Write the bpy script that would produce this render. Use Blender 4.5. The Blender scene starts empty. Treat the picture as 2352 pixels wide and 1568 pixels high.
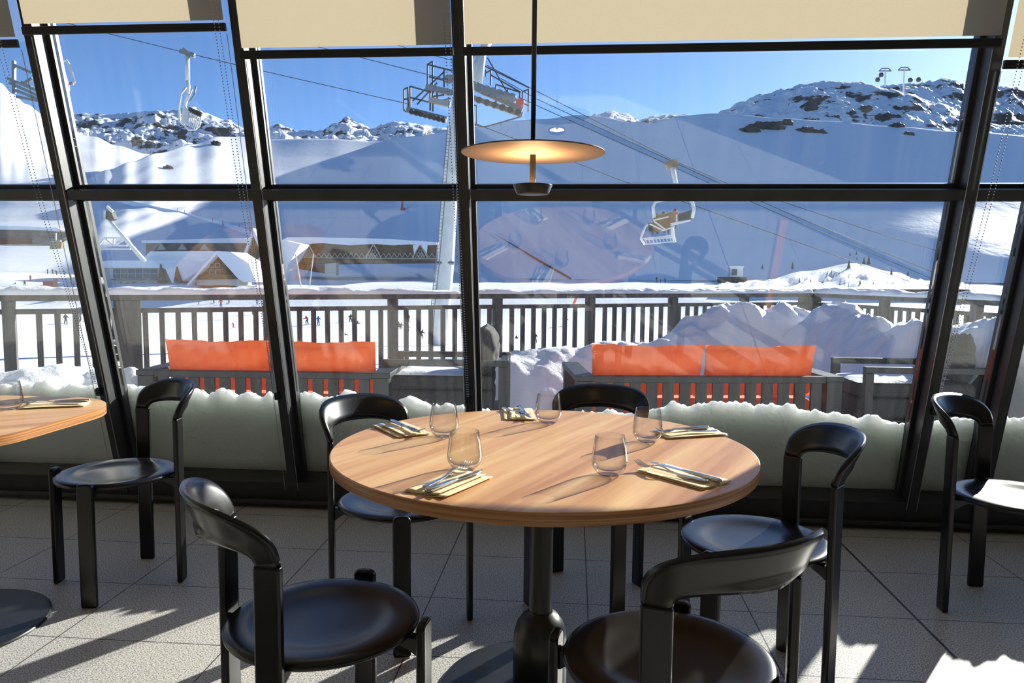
import bpy, bmesh, math, random
from mathutils import Vector, Matrix, noise
V = Vector
PI = math.pi
random.seed(7)
scn = bpy.context.scene
COL = scn.collection

# ------------------------------------------------------------------ camera, sky, sun, exposure
F = 1704.4
CAM = V((0, 0, 1.233))
yaw, pitch, roll = .0826, .0881, .00904
fwd = V((-math.sin(yaw)*math.cos(pitch), math.cos(yaw)*math.cos(pitch), -math.sin(pitch)))
_r = V((math.cos(yaw), math.sin(yaw), 0)); _u = _r.cross(fwd)
RT = math.cos(roll)*_r + math.sin(roll)*_u
UP = -math.sin(roll)*_r + math.cos(roll)*_u
cd = bpy.data.cameras.new('camera'); cam = bpy.data.objects.new('camera', cd); COL.objects.link(cam)
cd.sensor_fit = 'HORIZONTAL'; cd.sensor_width = 36; cd.lens = F/2352*36; cd.clip_end = 12000; cd.clip_start = .02
m = Matrix((RT, UP, -fwd)).transposed().to_4x4(); m.translation = CAM
cam.matrix_world = m
scn.camera = cam

SUN_AZ, SUN_EL = math.radians(36.5), math.radians(19.7)
world = bpy.data.worlds.new('sky'); scn.world = world; world.use_nodes = True
wn = world.node_tree.nodes; wl = world.node_tree.links
sky = wn.new('ShaderNodeTexSky'); sky.sky_type = 'NISHITA'; sky.sun_disc = False
sky.sun_elevation = SUN_EL; sky.sun_rotation = SUN_AZ; sky.altitude = 2300
sky.air_density = .7; sky.dust_density = 1.3; sky.ozone_density = 5
wn['Background'].inputs['Strength'].default_value = .20
wl.new(sky.outputs[0], wn['Background'].inputs['Color'])
sd = bpy.data.lights.new('sun', 'SUN'); sd.energy = 12; sd.angle = math.radians(.55); sd.color = (1, .94, .85)
sun = bpy.data.objects.new('sun', sd); COL.objects.link(sun)
S = V((math.cos(SUN_EL)*math.sin(SUN_AZ), math.cos(SUN_EL)*math.cos(SUN_AZ), math.sin(SUN_EL)))
sun.rotation_euler = S.to_track_quat('Z', 'Y').to_euler(); sun.location = (6, 8, 9)
scn.view_settings.view_transform = 'Standard'; scn.view_settings.look = 'None'
scn.view_settings.gamma = 1; scn.view_settings.use_curve_mapping = False
scn.view_settings.exposure = .25

# ------------------------------------------------------------------ helpers
def at(x, y, D):            # photo direction -> point at distance D along the view axis
    return CAM + RT*((x-1176)/F*D) - UP*((y-784)/F*D) + fwd*D
def zpl(x, y, z):
    d = RT*((x-1176)/F) - UP*((y-784)/F) + fwd
    return CAM + d*((z-CAM.z)/d.z)
TLT = .2477; YB = 3.72
def fac(X, u, n):           # point of the leaning glass front: along X, up the slope u, n into the room
    return V((X, YB - u*math.sin(TLT) - n*math.cos(TLT), u*math.cos(TLT) - n*math.sin(TLT)))
def lerp(a, b, t): return a + (b-a)*t
def tab(x, pts):
    if x <= pts[0][0]: return pts[0][1]
    for (a, b), (c, d) in zip(pts, pts[1:]):
        if x <= c: return b + (d-b)*(x-a)/(c-a)
    return pts[-1][1]
def stab(x, pts):           # smooth interpolation
    if x <= pts[0][0]: return pts[0][1]
    for (a, b), (c, d) in zip(pts, pts[1:]):
        if x <= c:
            t = (x-a)/(c-a); return b + (d-b)*t*t*(3-2*t)
    return pts[-1][1]
def fr(v, o=4): return noise.fractal(v, 1.0, 2.0, o)

def tag(o, label=None, cat=None, group=None, kind=None):
    if label: o['label'] = label
    if cat: o['category'] = cat
    if group: o['group'] = group
    if kind: o['kind'] = kind
    return o
def empty(name, loc=(0, 0, 0), rz=0):
    o = bpy.data.objects.new(name, None); COL.objects.link(o)
    o.location = loc; o.rotation_euler = (0, 0, rz); o.empty_display_size = .05
    return o
def thing(name, label, cat, loc=(0, 0, 0), rz=0, group=None):
    return tag(empty(name, loc, rz), label, cat, group)
def kids(o): return [c for c in bpy.data.objects if c.parent == o]
def copy_tree(o, parent=None):
    c = o.copy(); COL.objects.link(c)
    if parent: c.parent = parent
    for ch in kids(o): copy_tree(ch, c)
    return c

class MB:
    def __init__(s): s.v = []; s.f = []
    def add(s, vs, fs):
        b = len(s.v); s.v += [V(q) for q in vs]; s.f += [tuple(b+i for i in q) for q in fs]; return s
    def box(s, c, d, M=None):
        x, y, z = d[0]/2, d[1]/2, d[2]/2
        vs = [V((a*x, b*y, e*z)) for a in (-1, 1) for b in (-1, 1) for e in (-1, 1)]
        if M: vs = [M @ q for q in vs]
        return s.add([V(c)+q for q in vs], [(0,1,3,2),(4,6,7,5),(0,4,5,1),(2,3,7,6),(0,2,6,4),(1,5,7,3)])
    def bar(s, p, q, w, h, up=(0, 0, 1)):
        p, q = V(p), V(q); d = (q-p).normalized(); up = V(up)
        if abs(d.dot(up)) > .99: up = V((0, 1, 0))
        a = d.cross(up).normalized()*w/2; b = a.cross(d).normalized()*h/2
        vs = [e+i*a+j*b for e in (p, q) for i in (-1, 1) for j in (-1, 1)]
        return s.add(vs, [(0,1,3,2),(4,6,7,5),(0,4,5,1),(2,3,7,6),(0,2,6,4),(1,5,7,3)])
    def tube(s, pts, r, n=8, closed=False, caps=True):
        pts = [V(p) for p in pts]; N = len(pts); rs = r if isinstance(r, (list, tuple)) else [r]*N
        vs = []; a = None
        for i, p in enumerate(pts):
            if closed: d = pts[(i+1) % N]-pts[i-1]
            else: d = pts[min(i+1, N-1)]-pts[max(i-1, 0)]
            d.normalize()
            if a is None:
                a = d.cross(V((0, 0, 1)));
                if a.length < .05: a = d.cross(V((0, 1, 0)))
            a = (a - d*a.dot(d)).normalized(); b = d.cross(a)
            vs += [p + (a*math.cos(2*PI*k/n)+b*math.sin(2*PI*k/n))*rs[i] for k in range(n)]
        fs = []
        for i in range(N if closed else N-1):
            j = (i+1) % N
            fs += [(i*n+k, i*n+(k+1) % n, j*n+(k+1) % n, j*n+k) for k in range(n)]
        if caps and not closed: fs += [tuple(range(n))[::-1], tuple((N-1)*n+k for k in range(n))]
        return s.add(vs, fs)
    def lathe(s, prof, n=32, c=(0, 0, 0), M=None):
        c = V(c); vs = []
        for r, z in prof:
            for k in range(n):
                q = V((max(r, 1e-5)*math.cos(2*PI*k/n), max(r, 1e-5)*math.sin(2*PI*k/n), z))
                vs.append(c + (M @ q if M else q))
        fs = [(i*n+k, i*n+(k+1) % n, (i+1)*n+(k+1) % n, (i+1)*n+k) for i in range(len(prof)-1) for k in range(n)]
        return s.add(vs, fs)
    def prism(s, pts, off):
        n = len(pts); off = V(off); vs = [V(p) for p in pts]; vs += [p+off for p in vs]
        return s.add(vs, [tuple(range(n))[::-1], tuple(n+i for i in range(n))] + [(i, (i+1) % n, n+(i+1) % n, n+i) for i in range(n)])
    def grid(s, fn, nu, nv):
        vs = [fn(i/nu, j/nv) for j in range(nv+1) for i in range(nu+1)]; w = nu+1
        return s.add(vs, [(j*w+i, j*w+i+1, (j+1)*w+i+1, (j+1)*w+i) for j in range(nv) for i in range(nu)])
    def build(s, name, mat, parent=None, smooth=False, bevel=0, seg=2, local=False, origin=None, sub=0, angle=None):
        me = bpy.data.meshes.new(name)
        if parent is not None and not local:
            o0 = parent_origin(parent)
        elif parent is None and not local:
            if origin is None:
                xs = [q.x for q in s.v]; ys = [q.y for q in s.v]; zs = [q.z for q in s.v]
                origin = V(((min(xs)+max(xs))/2, (min(ys)+max(ys))/2, min(zs)))
            o0 = V(origin)
        else: o0 = V((0, 0, 0))
        me.from_pydata([tuple(q-o0) for q in s.v], [], s.f)
        bm = bmesh.new(); bm.from_mesh(me); bmesh.ops.recalc_face_normals(bm, faces=bm.faces); bm.to_mesh(me); bm.free()
        o = bpy.data.objects.new(name, me); COL.objects.link(o)
        if parent is not None: o.parent = parent
        elif not local: o.location = o0
        if mat: me.materials.append(mat)
        if smooth or bevel or sub:
            for p in me.polygons: p.use_smooth = True
        if bevel:
            b = o.modifiers.new('bevel', 'BEVEL'); b.width = bevel; b.segments = seg; b.limit_method = 'ANGLE'; b.angle_limit = math.radians(40)
            b.harden_normals = True
        if sub:
            b = o.modifiers.new('sub', 'SUBSURF'); b.levels = sub; b.render_levels = sub
        return o
def parent_origin(p):
    v = V((0, 0, 0))
    while p is not None: v += V(p.location); p = p.parent
    return v

# ------------------------------------------------------------------ materials
def mat(name, color=(.5, .5, .5), rough=.5, metal=0, **kw):
    m = bpy.data.materials.new(name); m.use_nodes = True; b = m.node_tree.nodes['Principled BSDF']
    b.inputs['Base Color'].default_value = (*color, 1); b.inputs['Roughness'].default_value = rough; b.inputs['Metallic'].default_value = metal
    for k, v in kw.items(): b.inputs[k.replace('_', ' ')].default_value = v
    return m
def NT(m): return m.node_tree.nodes, m.node_tree.links, m.node_tree.nodes['Principled BSDF']
def noisy(name, c1, c2, scale, rough=.6, bump=0, detail=4, lo=.35, hi=.65, coord='Object', stretch=None, rot=None, bscale=None, **kw):
    m = mat(name, c1, rough, **kw); n, l, b = NT(m)
    tc = n.new('ShaderNodeTexCoord'); mp = n.new('ShaderNodeMapping'); l.new(tc.outputs[coord], mp.inputs[0])
    if stretch: mp.inputs['Scale'].default_value = stretch
    if rot: mp.inputs['Rotation'].default_value = rot
    nz = n.new('ShaderNodeTexNoise'); nz.inputs['Scale'].default_value = scale; nz.inputs['Detail'].default_value = detail
    l.new(mp.outputs[0], nz.inputs['Vector'])
    cr = n.new('ShaderNodeValToRGB'); e = cr.color_ramp.elements
    e[0].position = lo; e[0].color = (*c1, 1); e[1].position = hi; e[1].color = (*c2, 1)
    l.new(nz.outputs[0], cr.inputs[0]); l.new(cr.outputs[0], b.inputs['Base Color'])
    if bump:
        bp = n.new('ShaderNodeBump'); bp.inputs['Strength'].default_value = 1; bp.inputs['Distance'].default_value = bump
        nb = nz
        if bscale:
            nb = n.new('ShaderNodeTexNoise'); nb.inputs['Scale'].default_value = bscale; nb.inputs['Detail'].default_value = 5; l.new(mp.outputs[0], nb.inputs['Vector'])
        l.new(nb.outputs[0], bp.inputs['Height']); l.new(bp.outputs[0], b.inputs['Normal'])
    return m
M = {}
M['lacquer'] = noisy('black_lacquer', (.006, .006, .007), (.010, .010, .011), 30, .25, 0, Specular_IOR_Level=.42)
M['blackmetal'] = noisy('black_painted_steel', (.010, .011, .012), (.016, .017, .018), 14, .35)
M['frame'] = noisy('dark_window_aluminium', (.022, .023, .025), (.034, .036, .038), 9, .40)
M['foot'] = mat('pale_felt', (.5, .45, .36), .9)
M['steel'] = mat('cutlery_steel', (.62, .63, .65), .16, 1)
M['chrome'] = mat('dull_chrome', (.5, .5, .5), .3, 1)
M['lampmetal'] = mat('anthracite_lamp_metal', (.02, .018, .017), .4)
M['shade_in'] = mat('warm_reflector', (.42, .30, .20), .55)
M['napkin'] = noisy('kraft_napkin', (.72, .57, .34), (.82, .67, .43), 60, .85, .0006)
M['white_wall'] = noisy('warm_plaster', (.36, .33, .28), (.42, .39, .33), 5, .8)
M['ceil'] = noisy('ceiling_paint', (.5, .49, .46), (.56, .55, .52), 4, .8)
M['barkwood'] = noisy('oak_cladding', (.25, .14, .07), (.36, .21, .11), 7, .5, stretch=(1, 1, .1))
M['grey_alu'] = noisy('anthracite_garden_aluminium', (.009, .010, .012), (.016, .017, .020), 11, .45)
M['grey_fabric'] = noisy('grey_outdoor_fabric', (.028, .028, .030), (.05, .05, .054), 90, .9, .001)
M['orange'] = noisy('orange_outdoor_fabric', (.85, .17, .045), (.92, .23, .07), 14, .8, .004, bscale=9, Sheen_Weight=.1)
def orange():
    m = M['orange']; n, l, b = NT(m); t = n.new('ShaderNodeBsdfTranslucent'); t.inputs[0].default_value = (1, .34, .12, 1); mx = n.new('ShaderNodeMixShader'); mx.inputs[0].default_value = .24
    l.new(b.outputs[0], mx.inputs[1]); l.new(t.outputs[0], mx.inputs[2]); l.new(mx.outputs[0], n['Material Output'].inputs[0])
orange()
M['railwood'] = noisy('weathered_larch', (.055, .052, .050), (.12, .115, .11), 6, .75, .002, stretch=(3, 3, .4))
M['white_steel'] = noisy('white_painted_steel', (.70, .69, .66), (.78, .77, .74), 2, .5)
M['galv'] = mat('galvanised_steel', (.22, .23, .24), .5, .3)
M['dark_steel'] = mat('dark_blue_grey_steel', (.03, .045, .06), .5)
M['rubber'] = mat('black_rubber', (.02, .02, .02), .7)
M['red'] = mat('red_paint', (.6, .03, .03), .5)
M['rope'] = mat('steel_rope', (.02, .025, .03), .6)
M['wall_brown'] = noisy('brown_timber_cladding', (.11, .07, .04), (.19, .125, .07), .8, .8, stretch=(1, 1, 3))
M['wall_white'] = mat('pale_render', (.55, .53, .48), .8)
M['wall_stone'] = noisy('grey_stone', (.12, .12, .12), (.22, .21, .2), .5, .9)
M['dark_glass'] = mat('dark_window_glass', (.02, .04, .05), .15)
M['lattice'] = mat('pale_lattice', (.55, .5, .42), .7)
M['conifer'] = noisy('conifer_needles', (.018, .03, .016), (.05, .06, .03), 2, .9)
M['trunk'] = mat('bark', (.06, .04, .03), .9)
M['brown_seat'] = noisy('brown_chair_cover', (.24, .11, .03), (.32, .16, .05), 1.5, .7)

def snow_mat(name, bump=.02, bscale=3., rock=0, rs=.05, sss=0, base=(.88, .90, .93), nscale=None, rthr=.5):
    m = mat(name, base, .55); n, l, b = NT(m)
    b.inputs['Specular IOR Level'].default_value = .2
    tc = n.new('ShaderNodeTexCoord')
    nz = n.new('ShaderNodeTexNoise'); nz.inputs['Scale'].default_value = bscale; nz.inputs['Detail'].default_value = 7; nz.inputs['Roughness'].default_value = .6
    l.new(tc.outputs['Object'], nz.inputs['Vector'])
    bp = n.new('ShaderNodeBump'); bp.inputs['Distance'].default_value = bump; bp.inputs['Strength'].default_value = 1
    l.new(nz.outputs[0], bp.inputs['Height']); l.new(bp.outputs[0], b.inputs['Normal'])
    if sss:
        b.inputs['Subsurface Weight'].default_value = 1; b.inputs['Subsurface Radius'].default_value = sss; b.inputs['Subsurface Scale'].default_value = 1
    if rock:
        g = n.new('ShaderNodeNewGeometry'); sp = n.new('ShaderNodeSeparateXYZ'); l.new(g.outputs['Normal'], sp.inputs[0])
        n2 = n.new('ShaderNodeTexNoise'); n2.inputs['Scale'].default_value = rs; n2.inputs['Detail'].default_value = 9; n2.inputs['Roughness'].default_value = .68
        mp = n.new('ShaderNodeMapping'); mp.inputs['Scale'].default_value = (1, 1, 2.2); l.new(tc.outputs['Object'], mp.inputs[0]); l.new(mp.outputs[0], n2.inputs['Vector'])
        mu = n.new('ShaderNodeMath'); mu.operation = 'MULTIPLY_ADD'; mu.inputs[1].default_value = -.55; l.new(sp.outputs[2], mu.inputs[0]); l.new(n2.outputs[0], mu.inputs[2])
        ad = n.new('ShaderNodeMath'); ad.operation = 'ADD'; ad.inputs[1].default_value = .5; l.new(mu.outputs[0], ad.inputs[0])
        cr = n.new('ShaderNodeValToRGB'); cr.color_ramp.elements[0].position = rthr; cr.color_ramp.elements[1].position = rthr+.035
        cr.color_ramp.elements[0].color = (0, 0, 0, 1); cr.color_ramp.elements[1].color = (1, 1, 1, 1)
        l.new(ad.outputs[0], cr.inputs[0])
        mx = n.new('ShaderNodeMix'); mx.data_type = 'RGBA'; mx.inputs[6].default_value = (*base, 1); mx.inputs[7].default_value = (.07, .065, .06, 1)
        l.new(cr.outputs[0], mx.inputs[0]); l.new(mx.outputs[2], b.inputs['Base Color'])
    return m
M['snow'] = snow_mat('fresh_snow', .02, 5)
M['snow_ground'] = snow_mat('groomed_snow', .10, .8)
M['snow_slope'] = snow_mat('mountain_snow', .22, .12, rock=1, rs=.03, rthr=.85)
M['snow_rock'] = snow_mat('rocky_mountain_snow', 1.5, .05, rock=1, rs=.045, rthr=.60)
M['snow_far'] = snow_mat('far_mountain_snow', 4, .02, rock=1, rs=.012, rthr=.56)
M['snow_bank'] = snow_mat('packed_snow', .022, 22, sss=(.085, .090, .085), base=(.76, .765, .745))

# wood table top
def wood(name, ang):
    m = mat(name, (.5, .28, .14), .36, Specular_IOR_Level=.35); n, l, b = NT(m)
    tc = n.new('ShaderNodeTexCoord'); mp = n.new('ShaderNodeMapping'); mp.inputs['Rotation'].default_value = (0, 0, ang)
    mp2 = n.new('ShaderNodeMapping'); mp2.inputs['Scale'].default_value = (.9, 15, 40)
    l.new(tc.outputs['Object'], mp.inputs[0]); l.new(mp.outputs[0], mp2.inputs[0])
    nz = n.new('ShaderNodeTexNoise'); nz.inputs['Scale'].default_value = 1.0; nz.inputs['Detail'].default_value = 6; nz.inputs['Distortion'].default_value = .4
    l.new(mp2.outputs[0], nz.inputs['Vector'])
    cr = n.new('ShaderNodeValToRGB'); e = cr.color_ramp.elements
    e[0].position = .3; e[0].color = (.44, .175, .055, 1); e[1].position = .72; e[1].color = (.84, .52, .22, 1)
    k = e.new(.5); k.color = (.64, .31, .11, 1)
    l.new(nz.outputs[0], cr.inputs[0])
    mp3 = n.new('ShaderNodeMapping'); mp3.inputs['Scale'].default_value = (4, 150, 150); l.new(mp.outputs[0], mp3.inputs[0])
    n3 = n.new('ShaderNodeTexNoise'); n3.inputs['Scale'].default_value = 1; n3.inputs['Detail'].default_value = 3; l.new(mp3.outputs[0], n3.inputs['Vector'])
    mx = n.new('ShaderNodeMix'); mx.data_type = 'RGBA'; mx.blend_type = 'MULTIPLY'; mx.inputs[0].default_value = .22
    l.new(cr.outputs[0], mx.inputs[6]); l.new(n3.outputs[0], mx.inputs[7]); 
    gm = n.new('ShaderNodeGamma'); gm.inputs[1].default_value = .85; l.new(mx.outputs[2], gm.inputs[0]); l.new(gm.outputs[0], b.inputs['Base Color'])
    return m
M['wood'] = wood('walnut_laminate', -math.atan2(.52, .24))
M['wood2'] = wood('walnut_laminate_side_table', -math.atan2(.3, .4))
def edgewood():
    m = mat('laminate_edge', (.5, .22, .08), .35); n, l, b = NT(m)
    tc = n.new('ShaderNodeTexCoord'); mp = n.new('ShaderNodeMapping'); mp.inputs['Scale'].default_value = (1.5, 1.5, 230)
    l.new(tc.outputs['Object'], mp.inputs[0]); nz = n.new('ShaderNodeTexNoise'); nz.inputs['Scale'].default_value = 1; nz.inputs['Detail'].default_value = 3
    l.new(mp.outputs[0], nz.inputs['Vector']); cr = n.new('ShaderNodeValToRGB'); e = cr.color_ramp.elements
    e[0].position = .35; e[0].color = (.26, .10, .035, 1); e[1].position = .65; e[1].color = (.56, .27, .10, 1)
    l.new(nz.outputs[0], cr.inputs[0]); l.new(cr.outputs[0], b.inputs['Base Color']); return m
M['edge'] = edgewood()

# floor: speckled granite with joints
def floor_mat():
    m = mat('speckled_granite', (.3, .3, .3), .42); n, l, b = NT(m)
    tc = n.new('ShaderNodeTexCoord')
    def nzn(sc, det, lo, hi, c0, c1):
        z = n.new('ShaderNodeTexNoise'); z.inputs['Scale'].default_value = sc; z.inputs['Detail'].default_value = det; l.new(tc.outputs['Object'], z.inputs['Vector'])
        c = n.new('ShaderNodeValToRGB'); c.color_ramp.elements[0].position = lo; c.color_ramp.elements[1].position = hi
        c.color_ramp.elements[0].color = (*c0, 1); c.color_ramp.elements[1].color = (*c1, 1); l.new(z.outputs[0], c.inputs[0]); return c
    a = nzn(210, 3, .38, .56, (.19, .185, .18), (.74, .72, .68))
    w = nzn(1.1, 3, .3, .7, (.78, .80, .84), (1, .98, .94))
    mx = n.new('ShaderNodeMix'); mx.data_type = 'RGBA'; mx.blend_type = 'MULTIPLY'; mx.inputs[0].default_value = 1
    l.new(a.outputs[0], mx.inputs[6]); l.new(w.outputs[0], mx.inputs[7])
    sp = n.new('ShaderNodeSeparateXYZ'); l.new(tc.outputs['Object'], sp.inputs[0])
    def joint(sock, off, per, half):
        p = n.new('ShaderNodeMath'); p.operation = 'SUBTRACT'; p.inputs[1].default_value = off; l.new(sock, p.inputs[0])
        q = n.new('ShaderNodeMath'); q.operation = 'PINGPONG'; q.inputs[1].default_value = per/2; l.new(p.outputs[0], q.inputs[0])
        r = n.new('ShaderNodeMath'); r.operation = 'LESS_THAN'; r.inputs[1].default_value = half; l.new(q.outputs[0], r.inputs[0]); return r
    jx = joint(sp.outputs[0], .07, .599, .0022); jy = joint(sp.outputs[1], 3.16, .4385, .0022)
    ex = n.new('ShaderNodeMath'); ex.operation = 'COMPARE'; ex.inputs[1].default_value = 1.266; ex.inputs[2].default_value = .0055; l.new(sp.outputs[0], ex.inputs[0])
    o1 = n.new('ShaderNodeMath'); o1.operation = 'MAXIMUM'; l.new(jx.outputs[0], o1.inputs[0]); l.new(jy.outputs[0], o1.inputs[1])
    o2 = n.new('ShaderNodeMath'); o2.operation = 'MAXIMUM'; l.new(o1.outputs[0], o2.inputs[0]); l.new(ex.outputs[0], o2.inputs[1])
    m2 = n.new('ShaderNodeMix'); m2.data_type = 'RGBA'; m2.inputs[7].default_value = (.055, .05, .045, 1); l.new(o2.outputs[0], m2.inputs[0]); l.new(mx.outputs[2], m2.inputs[6])
    l.new(m2.outputs[2], b.inputs['Base Color']); return m
M['floor'] = floor_mat()

def thin_glass(name, tint, ior, dirt=0, rough=0, dark=0):
    m = bpy.data.materials.new(name); m.use_nodes = True; n = m.node_tree.nodes; l = m.node_tree.links
    n.remove(n['Principled BSDF']); out = n['Material Output']
    tr = n.new('ShaderNodeBsdfTransparent'); tr.inputs[0].default_value = (*tint, 1)
    gl = n.new('ShaderNodeBsdfGlossy'); gl.inputs['Roughness'].default_value = rough; gl.inputs[0].default_value = (1, 1, 1, 1)
    lw = n.new('ShaderNodeLayerWeight'); lw.inputs[0].default_value = .5      # Schlick reflectance, same on both sides of the sheet
    pw = n.new('ShaderNodeMath'); pw.operation = 'POWER'; pw.inputs[1].default_value = 5; l.new(lw.outputs['Facing'], pw.inputs[0])
    f0 = ((ior-1)/(ior+1))**2; fz = n.new('ShaderNodeMath'); fz.operation = 'MULTIPLY_ADD'; fz.inputs[1].default_value = 1-f0; fz.inputs[2].default_value = f0; l.new(pw.outputs[0], fz.inputs[0])
    mx = n.new('ShaderNodeMixShader'); l.new(fz.outputs[0], mx.inputs[0]); l.new(tr.outputs[0], mx.inputs[1]); l.new(gl.outputs[0], mx.inputs[2])
    if dark:      # longer path through the wall towards the rim of the silhouette
        p2 = n.new('ShaderNodeMath'); p2.operation = 'POWER'; p2.inputs[1].default_value = 2.4; l.new(lw.outputs['Facing'], p2.inputs[0])
        mc = n.new('ShaderNodeMix'); mc.data_type = 'RGBA'; mc.inputs[6].default_value = (*tint, 1); mc.inputs[7].default_value = (dark, dark, dark, 1)
        l.new(p2.outputs[0], mc.inputs[0]); l.new(mc.outputs[2], tr.inputs[0])
    last = mx
    if dirt:
        tc = n.new('ShaderNodeTexCoord'); mp = n.new('ShaderNodeMapping'); mp.inputs['Scale'].default_value = (28, 1, 1.6); l.new(tc.outputs['Object'], mp.inputs[0])
        a = n.new('ShaderNodeTexNoise'); a.inputs['Scale'].default_value = 1; a.inputs['Detail'].default_value = 5; l.new(mp.outputs[0], a.inputs['Vector'])
        b = n.new('ShaderNodeTexNoise'); b.inputs['Scale'].default_value = 90; b.inputs['Detail'].default_value = 2; l.new(tc.outputs['Object'], b.inputs['Vector'])
        c1 = n.new('ShaderNodeMapRange'); c1.inputs[1].default_value = .35; c1.inputs[2].default_value = .8; c1.inputs[3].default_value = .25; c1.inputs[4].default_value = 1.6; l.new(a.outputs[0], c1.inputs[0])
        c2 = n.new('ShaderNodeMapRange'); c2.inputs[1].default_value = .70; c2.inputs[2].default_value = .76; c2.inputs[3].default_value = 0; c2.inputs[4].default_value = 6; l.new(b.outputs[0], c2.inputs[0])
        sm = n.new('ShaderNodeMath'); sm.operation = 'ADD'; l.new(c1.outputs[0], sm.inputs[0]); l.new(c2.outputs[0], sm.inputs[1])
        ml = n.new('ShaderNodeMath'); ml.operation = 'MULTIPLY'; ml.inputs[1].default_value = dirt; l.new(sm.outputs[0], ml.inputs[0])
        tl = n.new('ShaderNodeBsdfTranslucent'); tl.inputs[0].default_value = (.9, .93, .95, 1)
        m3 = n.new('ShaderNodeMixShader'); l.new(ml.outputs[0], m3.inputs[0]); l.new(mx.outputs[0], m3.inputs[1]); l.new(tl.outputs[0], m3.inputs[2]); last = m3
    l.new(last.outputs[0], out.inputs[0]); return m
M['pane'] = thin_glass('window_glass', (.955, .98, .975), 1.85, dirt=.0035)
M['tumbler'] = thin_glass('clear_tumbler_glass', (.985, .99, .988), 1.5, dark=.22, rough=.07)

def fabric():
    m = bpy.data.materials.new('beige_blind_fabric'); m.use_nodes = True; n = m.node_tree.nodes; l = m.node_tree.links
    n.remove(n['Principled BSDF']); d = n.new('ShaderNodeBsdfDiffuse'); t = n.new('ShaderNodeBsdfTranslucent'); mx = n.new('ShaderNodeMixShader')
    tc = n.new('ShaderNodeTexCoord'); nz = n.new('ShaderNodeTexNoise'); nz.inputs['Scale'].default_value = 350; l.new(tc.outputs['Object'], nz.inputs['Vector'])
    cr = n.new('ShaderNodeValToRGB'); cr.color_ramp.elements[0].color = (.34, .285, .20, 1); cr.color_ramp.elements[1].color = (.40, .34, .245, 1); l.new(nz.outputs[0], cr.inputs[0])
    l.new(cr.outputs[0], t.inputs[0]); l.new(cr.outputs[0], d.inputs[0]); mx.inputs[0].default_value = .55
    l.new(d.outputs[0], mx.inputs[1]); l.new(t.outputs[0], mx.inputs[2]); l.new(mx.outputs[0], n['Material Output'].inputs[0]); return m
M['fabric'] = fabric()
def emis(name, c, s):
    m = mat(name, c, .5); b = NT(m)[2]; b.inputs['Emission Color'].default_value = (*c, 1); b.inputs['Emission Strength'].default_value = s; return m
M['led'] = emis('warm_led', (1, .62, .3), 9)

# ================================================================== ROOM SHELL
def struct(o): o['kind'] = 'structure'; return o
XL, XR, YBK, ZC = -6.0, 6.0, -6.0, 3.25
struct(MB().box((0, (YBK+3.95)/2, -.06), (XR-XL, 3.95-YBK, .12)).build('floor', M['floor'], origin=(0, 0, 0)))
CY = YB - ZC*math.tan(TLT)
struct(MB().box((0, (YBK+CY)/2, ZC+.06), (XR-XL+.4, CY-YBK+.5, .12)).build('ceiling', M['ceil']))
for nm, x in (('wall_left', XL-.1), ('wall_right', XR+.1)):
    pr = [V((x-.1, YBK-.2, -.12)), V((x-.1, YB+.35, -.12)), V((x-.1, YB+.35-ZC*math.tan(TLT), ZC)), V((x-.1, YBK-.2, ZC))]
    struct(MB().prism(pr, (.2, 0, 0)).build(nm, M['white_wall']))
w = MB()   # back wall
w.box((0, YBK-.1, .25), (12, .2, .5)); w.box((0, YBK-.1, 3.0), (12, .2, .5))
w.box((0, YBK-.1, 1.625), (12, .2, 2.25))
struct(w.build('wall_back', M['white_wall']))


# leaning glass front: mullions, transom, sill, panes
def fbox(mb, x0, x1, u0, u1, n0, n1):
    vs = [fac(x, u, n) for x in (x0, x1) for u in (u0, u1) for n in (n0, n1)]
    mb.add(vs, [(0,1,3,2),(4,6,7,5),(0,4,5,1),(2,3,7,6),(0,2,6,4),(1,5,7,3)])
UT = ZC/math.cos(TLT)
MUL = [-5.2, -4.26, -3.32, -2.386, -1.449, -.495, 1.662, 1.985, 2.95, 4.5, 6.0]
tn = 0
for x in MUL[:-1]:
    tn += 1; mb = MB()
    fbox(mb, x-.0225, x+.0225, .03, UT, -.08, 0)
    fbox(mb, x-.042, x+.042, .03, UT, -.10, -.0801)
    fbox(mb, x-.036, x+.036, .03, UT, -.150, -.125)
    struct(mb.build('trim_%d' % tn, M['frame'], bevel=.003, seg=2))
edges = [XL] + MUL
for i, (a, b) in enumerate(zip(edges, edges[1:])):
    a2, b2 = a+(.0226 if a != XL else 0), b-.0226
    tn += 1; mb = MB(); fbox(mb, a2, b2, 1.616, 1.660, -.078, -.004); fbox(mb, a2+.02, b2-.02, 1.600, 1.676, -.1, -.0785)
    fbox(mb, a2+.015, b2-.015, 1.605, 1.671, -.145, -.128)
    struct(mb.build('trim_%d' % tn, M['frame'], bevel=.002))
    for k, (u0, u1) in enumerate(((.15, 1.60), (1.676, UT))):
        g = MB(); fbox(g, a2+.015, b2-.015, u0, u1, -.122, -.104); struct(g.build('window_%d' % (2*i+k+1 if 2*i+k+1 < 20 else 2*i+k+10), M['pane']))
tn += 1; mb = MB(); fbox(mb, XL, XR, .045, .15, -.17, -.006)
mb.box((0, YB-.002, .04), (12, .06, .02)); mb.box((0, YB+.06, .015), (12, .10, .05))
struct(mb.build('trim_%d' % tn, M['frame'], bevel=.003))
tn += 1; mb = MB(); mb.box((0, YB+.15, -.2), (12, .25, .34)); struct(mb.build('trim_%d' % tn, M['wall_stone']))

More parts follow.
